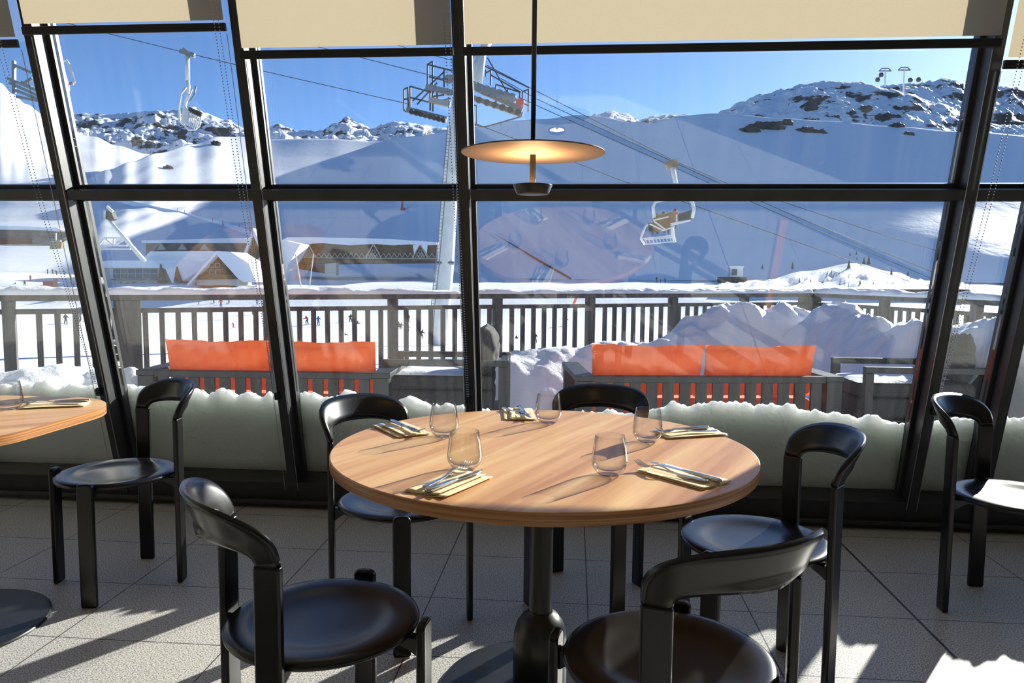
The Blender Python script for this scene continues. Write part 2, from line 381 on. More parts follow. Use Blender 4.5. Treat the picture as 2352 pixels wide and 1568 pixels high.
# ------------------------------------------------------------------ roller blinds
def blind(x0, x1, ub, label, chains, n0=.05):
    t = thing('roller_blind', label, 'blind', fac((x0+x1)/2, ub, n0), group='roller blinds along the glass front')
    f = MB(); f.grid(lambda a, b: fac(lerp(x0+.012, x1-.006, a), lerp(ub+.01, UT-.10, b), n0), 2, 6)
    f.build('fabric', M['fabric'], t)
    b = MB(); fbox(b, x0, x1, ub-.034, ub, n0-.009, n0+.009); b.build('bottom_bar', M['blackmetal'], t, bevel=.004)
    r = MB(); r.tube([fac(x0, UT-.09, n0-.0), fac(x1, UT-.09, n0-.0)], .03, 12); r.build('roller', M['blackmetal'], t, smooth=True)
    for (cx, lo, cb) in chains:
        c = MB(); step = .0125; pts = []
        for side in (-1, 1):
            L = UT-.12-lo; k = int(L/step)
            for i in range(k):
                a = i/k; w = .010*(.3+.7*min(1, a*3))
                pts.append(fac(lerp(cb, cx, a)+side*w, lo+L*a, lerp(.016, n0+.026, min(1, a*2.5))))
        for p in pts:
            q = .0036
            c.add([p+V((q,0,0)), p+V((-q,0,0)), p+V((0,q,0)), p+V((0,-q,0)), p+V((0,0,q)), p+V((0,0,-q))], [(0,2,4),(2,1,4),(1,3,4),(3,0,4),(2,0,5),(1,2,5),(3,1,5),(0,3,5)])
        c.build('bead_chain', M['chrome'], t)
        h = MB(); fbox(h, cb-.012, cb+.012, lo-.03, lo+.008, .0005, .022); h.build('chain_holder', M['blackmetal'], t, bevel=.003)
    for gx in (x0+.012, x1-.012):
        g = MB(); g.tube([fac(gx, .12, n0*.4), fac(gx, ub-.04, n0*.4)], .0016, 6); g.build('guide_wire', M['chrome'], t)
    return t
blind(-3.31, -2.405, 2.31, 'beige roller blind at the far left edge, with two bead chains', [(-2.515, .66, -2.402)])
blind(-2.372, -1.470, 2.36, 'beige roller blind pulled highest, second window bay from the left', [(-1.512, .66, -1.466)])
blind(-1.425, -.512, 2.25, 'beige roller blind between the second and third dark mullions', [(-.545, .66, -.505)])
blind(-.476, 1.640, 2.25, 'widest beige roller blind, behind the pendant lamp rod', [])
blind(1.663, 2.9, 2.17, 'beige roller blind hanging lowest, at the right edge', [(1.742, .66, 1.676)])

# ================================================================== FURNITURE
def make_chair():
    t = empty('dining_chair')
    s = MB()
    prof = [(0, .4405), (.06, .4405), (.11, .4425), (.135, .446), (.152, .4512), (.17, .4545), (.195, .4555), (.208, .4545), (.2155, .4505), (.2185, .4450), (.2170, .4390), (.210, .4340), (.195, .4325), (.1, .4300), (0, .4300)]
    s.lathe(prof, 72); s.build('seat', M['lacquer'], t, smooth=True, local=True)
    R0 = .240
    for k, (ang, top) in enumerate(((45, .468), (135, .468), (225, .665), (315, .665))):
        a = math.radians(ang); rd = V((math.cos(a), math.sin(a), 0)); tg = V((-math.sin(a), math.cos(a), 0))
        lm = MB(); c = rd*R0; hw, ht = .029, .0105
        pts = []
        if top < .5:
            out = [(-hw, .004), (hw, .004), (hw, top-.016)] + [(hw-.016+.016*math.cos(q*PI/8), top-.016+.016*math.sin(q*PI/8)) for q in range(1, 4)] + [(hw-.016, top), (-hw+.016, top)] + [(-hw+.016-.016*math.sin(q*PI/8), top-.016+.016*math.cos(q*PI/8)) for q in range(1, 4)] + [(-hw, top-.016)]
        else: out = [(-hw, .004), (hw, .004), (hw, top), (-hw, top)]
        sp = 1.0
        base = [c - rd*ht + tg*x + V((0, 0, z)) for x, z in out]
        lm.prism(base, rd*2*ht)
        lo = lm.build('leg', M['lacquer'], t, bevel=.007, seg=3, local=True)
        fm = MB(); fm.box((0, 0, .002), (.05, .017, .004), None); Mx = Matrix.Rotation(a-PI/2, 3, 'Z'); fm.v = [Mx @ q + c for q in fm.v]
        fm.build('foot_pad', M['foot'], lo, local=True)
        bm_ = MB(); p0 = rd*.10; p1 = rd*(R0-ht)
        bm_.prism([p0 - tg*.014 + V((0, 0, .430)), p1 - tg*.014 + V((0, 0, .430)), p1 - tg*.014 + V((0, 0, .385)), p1-rd*.022 - tg*.014 + V((0, 0, .400)), p1-rd*.05 - tg*.014 + V((0, 0, .414)), p0 - tg*.014 + V((0, 0, .418))], tg*.028)
        bm_.build('bracket', M['blackmetal'], t, bevel=.003, local=True)
        if top > .5:
            sc = MB(); sc.lathe([(0, .006), (.006, .005), (.008, 0), (.008, -.01)], 12, rd*(R0-ht-.012)+V((0, 0, .40)), Matrix.Rotation(a, 3, 'Z') @ Matrix.Rotation(-PI/2, 3, 'Y'))
            sc.build('screw', M['chrome'], t, smooth=True, local=True)
    # bent backrest
    b = MB(); N = 56; K = 9; z0 = .664
    def sup(th, A, B, n):
        c, s_ = math.cos(th), math.sin(th)
        return A*math.copysign(abs(c)**(2/n), c), z0 + B*abs(s_)**(2/n)
    rings = []
    for i in range(N+1):
        th = PI*(1-i/N)
        so, zo = sup(th, .189+.029, .126, 2.7); si, zi = sup(th, .189-.029, .032, 2.6)
        ring = []
        def pt(v, side):
            s_, z = lerp(si, so, v), lerp(zi, zo, v)
            e = abs(2*v-1); h = .0105*math.sqrt(max(0, 1-e**7)) * side
            r = R0 + .052*max(0, (z-z0)/.126)**1.25 + h
            q = s_/R0
            # legs are flat boards: keep the lower ends tangent to the 45 degree directions
            k = max(0, 1-(z-z0)/.05)
            phi = -PI/2 + q
            pc = V((r*math.cos(phi), r*math.sin(phi), z))
            sg = 1 if s_ > 0 else -1; a = -PI/2 + sg*PI/4
            rd = V((math.cos(a), math.sin(a), 0)); tg = V((-math.sin(a), math.cos(a), 0))
            pf = rd*r + tg*(s_ - sg*.189) + V((0, 0, z))
            return pc.lerp(pf, k)
        ring = [pt(j/K, 1) for j in range(K+1)] + [pt(1-j/K, -1) for j in range(1, K)]
        rings.append(ring)
    n = len(rings[0]); vs = [p for r in rings for p in r]
    fs = [(i*n+k, i*n+(k+1) % n, (i+1)*n+(k+1) % n, (i+1)*n+k) for i in range(N) for k in range(n)] + [tuple(range(n)), tuple(N*n+k for k in range(n))]
    b.add(vs, fs); b.build('backrest', M['lacquer'], t, smooth=True, local=True)
    return t
G1 = 'black chairs around the round table'
CH = [
 (-.560, 1.600, (.785, .62), 'black bentwood chair in the left foreground with its back to us', G1),
 (.207, 1.500, (-.53, .848), 'black bentwood chair in the right foreground with scuffed dished seat, back to us', G1),
 (-.59, 2.50, (.296, -.183), 'black bentwood chair behind the left side of the round table', G1),
 (.06, 2.80, (-.29, -.95), 'black bentwood chair on the window side of the round table, facing us', G1),
 (.555, 2.240, (-.998, -.068), 'black bentwood chair at the right side of the round table', G1),
 (-1.786, 2.733, (-.205, -.266), 'black bentwood chair beside the left table, its shiny seat fully visible', 'chairs at neighbouring tables'),
 (1.63, 2.80, (.70, -.70), 'black bentwood chair at the right edge of the picture, seat turned right', 'chairs at neighbouring tables'),
]
proto = make_chair()
for i, (x, y, d, lab, g) in enumerate(CH):
    o = proto if i == 0 else copy_tree(proto)
    o.location = (x, y, 0); o.rotation_euler = (0, 0, math.atan2(d[1], d[0])-PI/2); tag(o, lab, 'chair', g)

# round table
def pedestal(t):
    b = MB(); b.lathe([(0, .012), (.285, .012), (.298, .010), (.302, .004), (.302, 0), (0, 0)], 64); b.build('base_plate', M['blackmetal'], t, smooth=False, bevel=.002, local=True)
    h = MB(); h.lathe([(0, .0125), (.079, .0125), (.0795, .15), (.077, .185), (.068, .215), (.052, .238), (.038, .247), (.036, .252)], 40); h.build('base_housing', M['blackmetal'], t, smooth=True, local=True)
    c = MB(); c.lathe([(.0345, .25), (.0345, .71)], 32); c.build('column', M['blackmetal'], t, smooth=True, local=True)
    p = MB(); p.box((0, 0, .7045), (.36, .36, .008)); p.build('top_plate', M['blackmetal'], t, local=True)
t = thing('round_table', 'large round wooden dining table laid with five glasses and napkins', 'table', (-.084, 2.115, 0))
pedestal(t)
tp = MB(); tp.lathe([(0, .7405), (.597, .7405), (.5995, .7395)], 128); tp.lathe([(.599, .709), (0, .709)], 128)
o = tp.build('tabletop', M['wood'], t, local=True)
eb = MB(); eb.lathe([(.5995, .7395), (.6003, .738), (.6003, .7115), (.599, .709)], 128); eb.build('edge_band', M['edge'], t, smooth=True, local=True)

t2 = thing('side_table', 'wooden table with rounded corners cut by the left picture edge', 'table', (-2.14, 2.31, 0)); pedestal(t2)
def rrect(h, r, z, n=14):
    ps = []
    for k, (sx, sy) in enumerate(((1, 1), (-1, 1), (-1, -1), (1, -1))):
        for i in range(n+1):
            a = k*PI/2 + i/n*PI/2; ps.append(V((sx*(h-r)+r*math.cos(a), sy*(h-r)+r*math.sin(a), z)))
    return ps
ps = rrect(.44, .28, .7405); q = MB(); q.add(ps, [tuple(range(len(ps)))]); ps2 = rrect(.439, .28, .709); q.add(ps2, [tuple(range(len(ps2)))]); q.build('tabletop', M['wood2'], t2, local=True)
e = MB(); L_ = len(ps); e.add(rrect(.44, .28, .7405)+rrect(.44, .28, .709), [(i, (i+1) % L_, L_+(i+1) % L_, L_+i) for i in range(L_)]); e.build('edge_band', M['edge'], t2, smooth=True, local=True)

# glasses
def make_glass():
    g = MB(); o = [(0, 0), (.024, 0), (.029, .0025), (.0375, .013), (.0430, .0225), (.0455, .0310), (.0452, .038), (.0435, .052), (.0408, .072), (.0368, .099), (.0365, .0996)]
    i = [(.0356, .0993), (.0396, .072), (.0423, .052), (.0439, .038), (.0438, .0325), (.0412, .0255), (.035, .018), (.024, .0135), (0, .0125)]
    g.lathe(o+i, 48); return g.build('tumbler', M['tumbler'], None, smooth=True, local=True)
GL = [((-.391, 2.221), 'tumbler at the left setting, left rear of the round table'), ((-.271, 1.841), 'tumbler just behind the near-left fork and knife'),
      ((-.08, 2.480), 'tumbler on the far window edge of the round table'), ((.227, 2.225), 'tumbler at the right rear, touching the tips of the cutlery'),
      ((.095, 1.834), 'tumbler nearest the front edge, right of centre on the round table'), ((-2.015, 2.475), 'tumbler on the left neighbouring table')]
g0 = make_glass()
for i, ((x, y), lab) in enumerate(GL):
    o = g0 if i == 0 else g0.copy()
    if i: COL.objects.link(o)
    o.location = (x, y, .7412); tag(o, 'empty clear glass '+lab, 'glass', 'empty water tumblers' if i < 5 else None)

# napkin, fork and knife (long axis +Y, tips towards +Y)
def make_napkin():
    n_ = MB()
    for (x0, x1, z, y0, y1) in ((-.056, .056, .0012, -.105, .100), (-.052, .034, .0030, -.104, .103), (-.055, .012, .0048, -.1045, .105)):
        n_.grid(lambda a, b: V((lerp(x0, x1, a), lerp(y0, y1, b), z + .0012*math.sin(9*a+3*b) + (.004*(a**6) if x1 > .03 else .002*a**4))), 10, 12)
    o = n_.build('napkin', M['napkin'], None, smooth=True, local=True); md = o.modifiers.new('s', 'SOLIDIFY'); md.thickness = .0011; md.offset = 1
    return o
def make_knife():
    t = empty('table_knife')
    h = MB(); pts = [(-.105, .0062, .0040), (-.10, .0085, .0048), (-.06, .0080, .0048), (-.02, .0068, .0044), (.0, .0056, .0034), (.01, .005, .0026)]
    def loft(mb, pts, n=12, zc=.0):
        vs = []
        for y, w, th in pts:
            for k in range(n):
                a = 2*PI*k/n; vs.append(V((w*math.copysign(abs(math.cos(a))**.7, math.cos(a)), y, zc+th*math.copysign(abs(math.sin(a))**.7, math.sin(a)))))
        fs = [(i*n+k, i*n+(k+1) % n, (i+1)*n+(k+1) % n, (i+1)*n+k) for i in range(len(pts)-1) for k in range(n)]
        mb.add(vs, fs+[tuple(range(n)), tuple((len(pts)-1)*n+k for k in range(n))])
    loft(h, pts, zc=.0055); h.build('handle', M['steel'], t, smooth=True, local=True)
    b = MB(); o = [(-.005, .01), (.005, .01), (.0075, .03), (.0085, .07), (.0075, .095), (.002, .112), (-.004, .116), (-.0062, .10), (-.006, .03)]
    b.prism([V((x, y, .0045)) for x, y in o], (0, 0, .0016)); b.build('blade', M['steel'], t, bevel=.0006, local=True)
    return t
def make_fork():
    t = empty('table_fork')
    def zz(y): return .004 + .011*math.exp(-((y-.035)/.03)**2) + (.012*((y-.07)/.035)**2 if y > .07 else 0)
    h = MB(); N = 24; vs = []; n = 10
    for i in range(N+1):
        y = lerp(-.10, .062, i/N); w = tab(y, [(-.10, .005), (-.095, .0085), (-.05, .007), (0, .004), (.03, .0038), (.045, .006), (.055, .011), (.062, .0125)])
        th = .0016
        for k in range(n):
            a = 2*PI*k/n; vs.append(V((w*math.cos(a), y, zz(y)+th*math.sin(a))))
    h.add(vs, [(i*n+k, i*n+(k+1) % n, (i+1)*n+(k+1) % n, (i+1)*n+k) for i in range(N) for k in range(n)]+[tuple(range(n))]); h.build('handle', M['steel'], t, smooth=True, local=True)
    for k in range(4):
        x = -.0098+k*.00653; m_ = MB(); m_.tube([V((x*(.98), lerp(.058, .108, a/7), zz(lerp(.058, .108, a/7)))) for a in range(8)], [.0017]*6+[.0013, .0006], 6)
        m_.build('tine', M['steel'], t, smooth=True, local=True)
    return t
SET = [  # centre, tip direction, fork offset, fork rot, knife offset, knife rot, napkin words
 ((-.283, 1.700), (.42, .90), (-.027, .022), .06, (.012, .0), -.05, 'near left edge of the round table'),
 ((-.540, 2.285), (.60, -.80), (.012, .01), .35, (-.014, -.005), .0, 'left rear of the round table'),
 ((-.190, 2.600), (.12, -1.0), (.014, .00), .4, (-.020, .0), .12, 'window side of the round table'),
 ((.370, 2.350), (-.93, -.36), (-.012, .01), -.1, (.020, .02), .08, 'right rear of the round table'),
 ((.275, 1.832), (-.68, .73), (-.022, .015), .12, (.012, .0), -.02, 'near right edge of the round table'),
 ((-1.90, 2.56), (-.92, -.38), (.0, .01), -.1, (.025, .0), .03, 'left neighbouring table'),
]
nap0, kn0, fk0 = make_napkin(), make_knife(), make_fork()
for i, (c, d, fo, fr_, ko, kr, where) in enumerate(SET):
    rz = math.atan2(d[1], d[0])-PI/2; Rm = Matrix.Rotation(rz, 3, 'Z')
    nap = nap0 if i == 0 else nap0.copy()
    if i: COL.objects.link(nap)
    nap.location = (c[0], c[1], .7408); nap.rotation_euler = (0, 0, rz); tag(nap, 'folded kraft paper napkin, %s' % where, 'napkin', 'paper napkins')
    for src, off, rr, nm, zz_ in ((fk0, fo, fr_, 'fork', .7475), (kn0, ko, kr, 'knife', .7480)):
        o = src if i == 0 else copy_tree(src); p = V((c[0], c[1], 0)) + Rm @ V((off[0], off[1], 0))
        o.location = (p.x, p.y, zz_); o.rotation_euler = (0, 0, rz+rr); tag(o, 'steel %s on the paper napkin, %s' % (nm, where), nm, 'cutlery')

# pendant lamp
t = thing('pendant_lamp', 'dark pendant lamp with wide flat disc glowing warm underneath', 'lamp', (-.120, 2.10, 1.46))
P0 = V((-.120, 2.10, 0))
a = MB(); a.tube([P0+V((0, 0, 1.575)), P0+V((0, 0, ZC))], .0068, 16); a.build('rod', M['lampmetal'], t, smooth=True)
a = MB(); a.lathe([(0, 1.5775), (.10, 1.5772), (.185, 1.5765), (.1995, 1.5755), (.2005, 1.574), (.1985, 1.5725)], 96, P0); a.build('disc_top', M['lampmetal'], t, smooth=True)
a = MB(); a.lathe([(0, 1.5690), (.19, 1.5715), (.1985, 1.5725)], 96, P0); a.build('reflector', M['shade_in'], t, smooth=True)
a = MB(); a.lathe([(.0085, 1.4865), (.0085, 1.5690)], 20, P0); a.build('stem', M['lampmetal'], t, smooth=True)
a = MB(); a.lathe([(0, 1.4605), (.042, 1.4605), (.0455, 1.462), (.055, 1.484), (.055, 1.4865), (.0515, 1.4865), (.048, 1.475), (0, 1.475)], 48, P0); a.build('light_housing', M['lampmetal'], t, smooth=False, bevel=.001)
a = MB(); a.lathe([(.012, 1.4775), (.045, 1.4775)], 40, P0); a.build('light_ring', M['led'], t)
ld = bpy.data.lights.new('lamp_led', 'AREA'); ld.shape = 'DISK'; ld.size = .085; ld.energy = .65; ld.color = (1, .6, .3); ld.spread = math.radians(150)
lo = bpy.data.objects.new('lamp_light', ld); COL.objects.link(lo); lo.location = P0+V((0, 0, 1.4795)); lo.rotation_euler = (PI, 0, 0)

# wooden post edge at the right
tag(MB().box((1.44, 1.72, .365), (.055, .055, .73)).build('table_leg_post', M['edge'], bevel=.004), 'brown wooden post cut by the lower right picture edge', 'post')

# ================================================================== OUTSIDE
def hor(x): return 634.7 + .009*(x-1319)
def snow_obj(o, label, cat='snow', group=None): return tag(o, label, cat, group, 'stuff')
# terrace deck under snow
RA, RB, RC = V((-4.9, 5.23, 0)), V((3.05, 9.86, 0)), V((3.95, 6.9, 0))
rl_d = (RB-RA).normalized(); rl_n = V((rl_d.y, -rl_d.x, 0))       # towards the building
rr_d = (RC-RB).normalized(); rr_n = V((rr_d.y, -rr_d.x, 0))
RC = RB + rr_d*4.2
dk = MB(); dk.prism([V((-7, 3.98, -.3)), V((6.5, 3.98, -.3)), V((6.5, 5.0, -.3)), RC+V((.3, 0, -.3)), RB+V((.15, .25, -.3)), RA+V((-2.1, -1.0, -.3))], (0, 0, .28))
struct(dk.build('terrace_deck', M['railwood']))
def inside(p):              # distance to the railings, >0 on the terrace
    return min((p-RA).dot(rl_n), (p-RB).dot(rr_n))
def terr(p): return .035 + .025*fr(V((p.x*.9, p.y*.9, 3))) + .010*fr(V((p.x*5, p.y*5, 1)))
g = MB(); NX, NY = 150, 90
def tf(a, b):
    x = lerp(-6.5, 5.2, a); y = lerp(4.0, 9.9, b); p = V((x, y, 0)); d = inside(p)
    z = terr(p)
    if d < 0: z = -.25
    return V((x, y, z))
g.grid(tf, NX, NY); snow_obj(g.build('terrace_snow', M['snow'], smooth=True), 'thin trampled snow covering the terrace floor', 'snow')
# snow packed against the glass
HT = [(-5, .60), (-2.6, .64), (-2.2, .633), (-1.7, .605), (-1.15, .615), (-.75, .585), (-.35, .54), (.0, .53), (.35, .57), (.6, .617), (1.03, .612), (1.45, .56), (1.62, .53), (1.85, .565), (2.4, .60), (5, .6)]
bk = MB(); NX = 900; prof = 34
def bankpt(a, b):
    x = lerp(-5.3, 4.3, a); h = tab(x, HT) - .012 + .034*fr(V((x*9, 0, 5)), 6) + .012*noise.noise(V((x*45, 2, 5))) + .006*noise.noise(V((x*110, 7, 5)))
    z0 = -.02
    n0 = -.128
    def face(z): return fac(x, (z+n0*math.sin(TLT))/math.cos(TLT), n0)
    if b < .4:
        z = lerp(z0, h-.02, b/.4); p = face(z); p.y += .012*(z/h)**3 + .003*(1+fr(V((x*12, z*12, 8)), 3)); return p
    if b < .55:
        t = (b-.4)/.15; p = face(h-.02); ang = t*PI/2
        return V((x, p.y+.018+.035*(1-math.cos(ang)), h-.02+.026*math.sin(ang)+.012*fr(V((x*16, t*3, 2)), 3)))
    t = (b-.55)/.45; p = face(h-.02); y = p.y+.053 + t*.62
    z = lerp(h, .03, t**1.3) + .035*fr(V((x*3.2, y*3.2, 0)), 5)*(.35+t*(1-t)*2) + .008*noise.noise(V((x*30, y*30, 4)))
    return V((x, y, z))
bk.grid(bankpt, NX, prof)
# back and bottom so that the bank is a closed body
snow_obj(bk.build('snow_bank', M['snow_bank'], smooth=True), 'long bank of packed icy snow pressed against the outside of the glass', 'snow')
# banks along the railings
def bank_along(A, d, nrm, L, hts, label, w=1.25, seed=0, off=.12):
    b = MB()
    def f(u, v):
        s = u*L; h = stab(s, hts); ww = w*(1+.25*noise.noise(V((s*.8, seed, 0))))
        q = v; pr = math.sin(min(1, q*2.1)*PI/2)**.8 if q < .476 else math.cos((q-.476)/.524*PI/2)**1.4
        p = A + d*s + nrm*(off + q*ww)
        z = .02 + h*pr*(1+.22*fr(V((p.x*2.1, p.y*2.1, seed)), 5)) + .02*noise.noise(V((p.x*11, p.y*11, seed)))*pr
        return V((p.x, p.y, z))
    b.grid(f, int(L*26), 34)
    return snow_obj(b.build('snow_bank', M['snow'], smooth=True), label, 'snow')
bank_along(RA, rl_d, rl_n, 9.15, [(0, .55), (.8, .52), (1.4, .50), (1.8, .16), (3.4, .14), (3.9, .36), (4.6, .50), (5.4, .52), (6.3, .62), (7.0, .82), (8, .92), (9.2, .84)], 'lumpy snow bank piled along the long terrace railing', 1.3, 1)
bank_along(RB+rr_n*.1, rr_d, rr_n, 4.0, [(0, .80), (.7, .85), (1.3, .80), (1.8, .95), (2.4, .78), (3.2, .85), (4, .8)], 'shaded snow pile along the short railing behind the grey armchair', 1.5, 4)

# railings
def railing(A, d, L, posts, bigs, label, first):
    t = thing('railing', label, 'railing', A)
    sid = V((d.y, -d.x, 0))
    def seg(z0, z1, w, s0=0, s1=L):
        b = MB(); b.prism([A+d*s0-sid*w/2+V((0, 0, z0)), A+d*s0+sid*w/2+V((0, 0, z0)), A+d*s0+sid*w/2+V((0, 0, z1)), A+d*s0-sid*w/2+V((0, 0, z1))], d*(s1-s0)); return b
    seg(1.0, 1.048, .13).build('top_rail', M['railwood'], t, bevel=.004)
    seg(.895, .935, .05).build('middle_rail', M['railwood'], t, bevel=.003)
    seg(.10, .14, .05).build('bottom_rail', M['railwood'], t, bevel=.003)
    for s in posts:
        w = .2 if s in bigs else .085
        b = MB(); b.box(A+d*s+V((0, 0, .38)), (w, w, 1.24), Matrix.Rotation(math.atan2(d.y, d.x), 3, 'Z')); b.build('post', M['railwood'], t, bevel=.004)
    s = first
    while s < L:
        if min(abs(s-p) for p in posts) > .075:
            b = MB(); b.box(A+d*s+V((0, 0, .51)), (.042, .03, .78), Matrix.Rotation(math.atan2(d.y, d.x), 3, 'Z')); b.build('baluster', M['railwood'], t)
        s += .127
    return t
def s_on(x):                # where a photo column meets the long railing
    p, q = zpl(x, 900, .5)-CAM, rl_d
    dr = V((p.x, p.y, 0)); A = RA
    # solve CAM + dr*k = A + rl_d*s
    det = dr.x*(-q.y) - dr.y*(-q.x); k = ((A.x)*(-q.y) - (A.y)*(-q.x))/det
    P_ = dr*k; return (P_-A).dot(rl_d)
bigL = s_on(300)
pl = [s_on(30), bigL, s_on(620), s_on(903), s_on(1141), s_on(1352), s_on(1540), s_on(1702), 9.17]
railing(RA, rl_d, 9.2, [p for p in pl], [bigL, 9.17], 'long weathered timber railing crossing the terrace from left to centre right', s_on(55) % .127)
railing(RB, rr_d, 4.0, [1.35, 2.6, 3.9], [], 'short timber railing running back towards us behind the grey armchair', .2)
def rail_snow(A, d, s0, s1, label, hfun, w=.15, seed=0):
    b = MB()
    def f(u, v):
        s = lerp(s0, s1, u); e = min(1, (u*(s1-s0))/.06, ((1-u)*(s1-s0))/.06)**.5 if 0 < u < 1 else 0
        a = v*PI; hh = hfun(s)*(1+.5*fr(V((s*3.5, seed, v)), 4)); ww = w*(1+.15*noise.noise(V((s*5, v, seed))))
        sid = V((d.y, -d.x, 0))
        return A + d*s + sid*(ww/2*math.cos(a)*max(e, .2)) + V((0, 0, 1.0485 + hh*e*math.sin(a)**.7))
    b.grid(f, int((s1-s0)*55), 10); return snow_obj(b.build('rail_snow', M['snow'], smooth=True), label, 'snow')
s1_ = s_on(1060)
rail_snow(RA, rl_d, 0, s1_, 'thick roll of snow lying on the left part of the long railing', lambda s: stab(s, [(0, .055), (2, .06), (3, .065), (4.4, .04), (4.7, .085), (s1_, .10)]), seed=3)
rail_snow(RA, rl_d, s1_+.03, 9.2, 'lumpy snow lying on the right part of the long railing', lambda s: .05 + .02*noise.noise(V((s*2, 0, 9))), seed=5)
rail_snow(RB, rr_d, .1, 4.0, 'snow lying on the short railing at the right', lambda s: .06, seed=8)

# ------------------------------------------------------------------ lounge sofas with orange cushions
def pillow(mb, c, w, h, th, Rm, puff=.5):
    nu, nv = 26, 14
    for sgn in (1, -1):
        def f(u, v):
            a, b = 2*u-1, 2*v-1
            k = (max(0, 1-abs(a)**3.2)*max(0, 1-abs(b)**2.6))**.42
            x = a*w/2*(1-.02*(1-abs(b))); z = b*h/2*(1-.03*math.cos(a*PI*1.5)*(b > 0))
            return V(c) + Rm @ V((x, sgn*th/2*k*(1+.22*fr(V((a*4+c[0]*9, b*3, sgn)), 4)), z+.012*fr(V((a*5+c[0]*7, b, 0)), 3)*(1 if b > 0 else .3)+.012*abs(a)**8*(1 if b > 0 else 0)))
        mb.grid(f, nu, nv)
def sofa(P0, P1, label, cl, depth=.85):
    d = (P1-P0); L = d.length; d.normalize(); bck = V((-d.y, d.x, 0))      # bck points away from us (front of the sofa)
    P0 = V((P0.x, P0.y, 0)); t = thing('lounge_sofa', label, 'sofa', P0 + d*L/2, group='outdoor sofas on the terrace')
    Z = V((0, 0, 1))
    def bx(s0, s1, n0, n1, z0, z1, name, m='grey_alu', bev=.004):
        b = MB(); b.prism([P0+d*s0+bck*n0+Z*z0, P0+d*s1+bck*n0+Z*z0, P0+d*s1+bck*n1+Z*z0, P0+d*s0+bck*n1+Z*z0], Z*(z1-z0)); return b.build(name, M[m], t, bevel=bev)
    aw = .13
    bx(aw, L-aw, 0, .075, .505, .55, 'back_rail')
    bx(aw, L-aw, .01, .06, .17, .215, 'lower_rail')
    n = 14; sp = (L-2*aw)/n
    for i in range(n):
        s = aw + sp*(i+.5); bx(s-sp*.33, s+sp*.33, .015, .04, .2155, .5045, 'back_slat', bev=.002)
    for s0 in (0, L-aw):
        bx(s0, s0+aw, 0, depth, .515, .552, 'armrest')
        bx(s0+.01, s0+aw-.01, .002, .10, .0, .5145, 'leg'); bx(s0+.01, s0+aw-.01, depth-.10, depth-.002, .0, .5145, 'leg')
        bx(s0+.03, s0+aw-.03, .101, depth-.101, .17, .21, 'side_rail')
    bx(aw+.001, L-aw-.001, .076, depth-.02, .19, .23, 'seat_platform')
    # cushions
    for k in range(2):
        cs = aw + (L-2*aw)*(k+.5)/2; wd = (L-2*aw)/2-.012; ang = math.atan2(d.y, d.x)
        c = P0 + d*cs + bck*.205 + Z*.565
        Rm = Matrix.Rotation(ang, 3, 'Z') @ Matrix.Rotation(math.radians(12), 3, 'X')
        b = MB(); pillow(b, c, wd, .375, .21, Rm); o = b.build('back_cushion', M['orange'], smooth=True)
        tag(o, cl[k], 'cushion', 'orange back cushions')
        md = o.modifiers.new('w', 'WELD'); md.merge_threshold = .002
        b = MB(); c = P0 + d*cs + bck*(.48) + Z*.30
        b.box(c, (wd, .60, .135), Matrix.Rotation(ang, 3, 'Z')); tag(b.build('seat_cushion', M['orange'], bevel=.04, seg=4), cl[k].replace('back cushion', 'seat cushion under the back cushion'), 'cushion', 'orange seat cushions')
    return t
sofa(zpl(311, 850, .55), zpl(853, 857, .55)+V((.13, .01, 0)), 'dark grey slatted outdoor sofa on the left, seen from behind', ['orange back cushion, leftmost of the four on the terrace', 'orange back cushion on the left sofa, beside the second dark mullion'])
sofa(zpl(1322, 864, .55), zpl(1940, 866, .55), 'dark grey slatted outdoor sofa on the right, seen from behind', ['orange back cushion on the left half of the right sofa', 'orange back cushion, rightmost of the four on the terrace'])

def make_armchair():        # local: faces -X, back at +X
    t = empty('lounge_armchair')
    def bx(x0, x1, y0, y1, z0, z1, nm, m='grey_alu', bev=.004):
        b = MB(); b.box(((x0+x1)/2, (y0+y1)/2, (z0+z1)/2), (x1-x0, y1-y0, z1-z0)); return b.build(nm, M[m], t, bevel=bev, local=True)
    for y in (0, .62):
        bx(0, .95, y, y+.06, .555, .60, 'armrest'); bx(0, .06, y+.001, y+.059, 0, .5545, 'leg'); bx(.87, .949, y+.001, y+.059, 0, .5545, 'leg')
        bx(.061, .869, y+.005, y+.055, .15, .19, 'side_rail')
    bx(.88, .94, .061, .619, .15, .58, 'back_panel')
    bx(.0, .87, .062, .618, .16, .2, 'seat_platform')
    return t
def armchair_cushions(o, words, seed):
    R_ = Matrix.Rotation(o.rotation_euler.z, 3, 'Z')
    def wrl(p): return V(o.location) + R_ @ V(p)
    for k, (z, h) in enumerate(((.285, .15), (.42, .11))):
        b = MB(); b.box(wrl((.40, .34, z)), (.86, .54, h), R_); tag(b.build('seat_cushion', M['grey_fabric'], bevel=.035, seg=4), 'grey %s seat cushion on %s' % (('lower', 'upper')[k], words), 'cushion', 'grey armchair cushions')
    b = MB(); pillow(b, wrl((.76, .34, .655)), .52, .36, .2, R_ @ Matrix.Rotation(-PI/2, 3, 'Z'))
    o2 = b.build('back_cushion', M['grey_fabric'], smooth=True); tag(o2, 'rounded grey back cushion on %s' % words, 'cushion', 'grey armchair cushions')
    b = MB()
    b.grid(lambda u, v: wrl((lerp(-.02, .6, u), lerp(.08, .6, v), .4755 + .03*(math.sin(PI*u)*math.sin(PI*v))**.5*(1+.3*fr(V((u*4, v*4, seed)))))), 24, 18)
    snow_obj(b.build('cushion_snow', M['snow'], smooth=True), 'thin snow cover on the seat of %s' % words, 'snow')
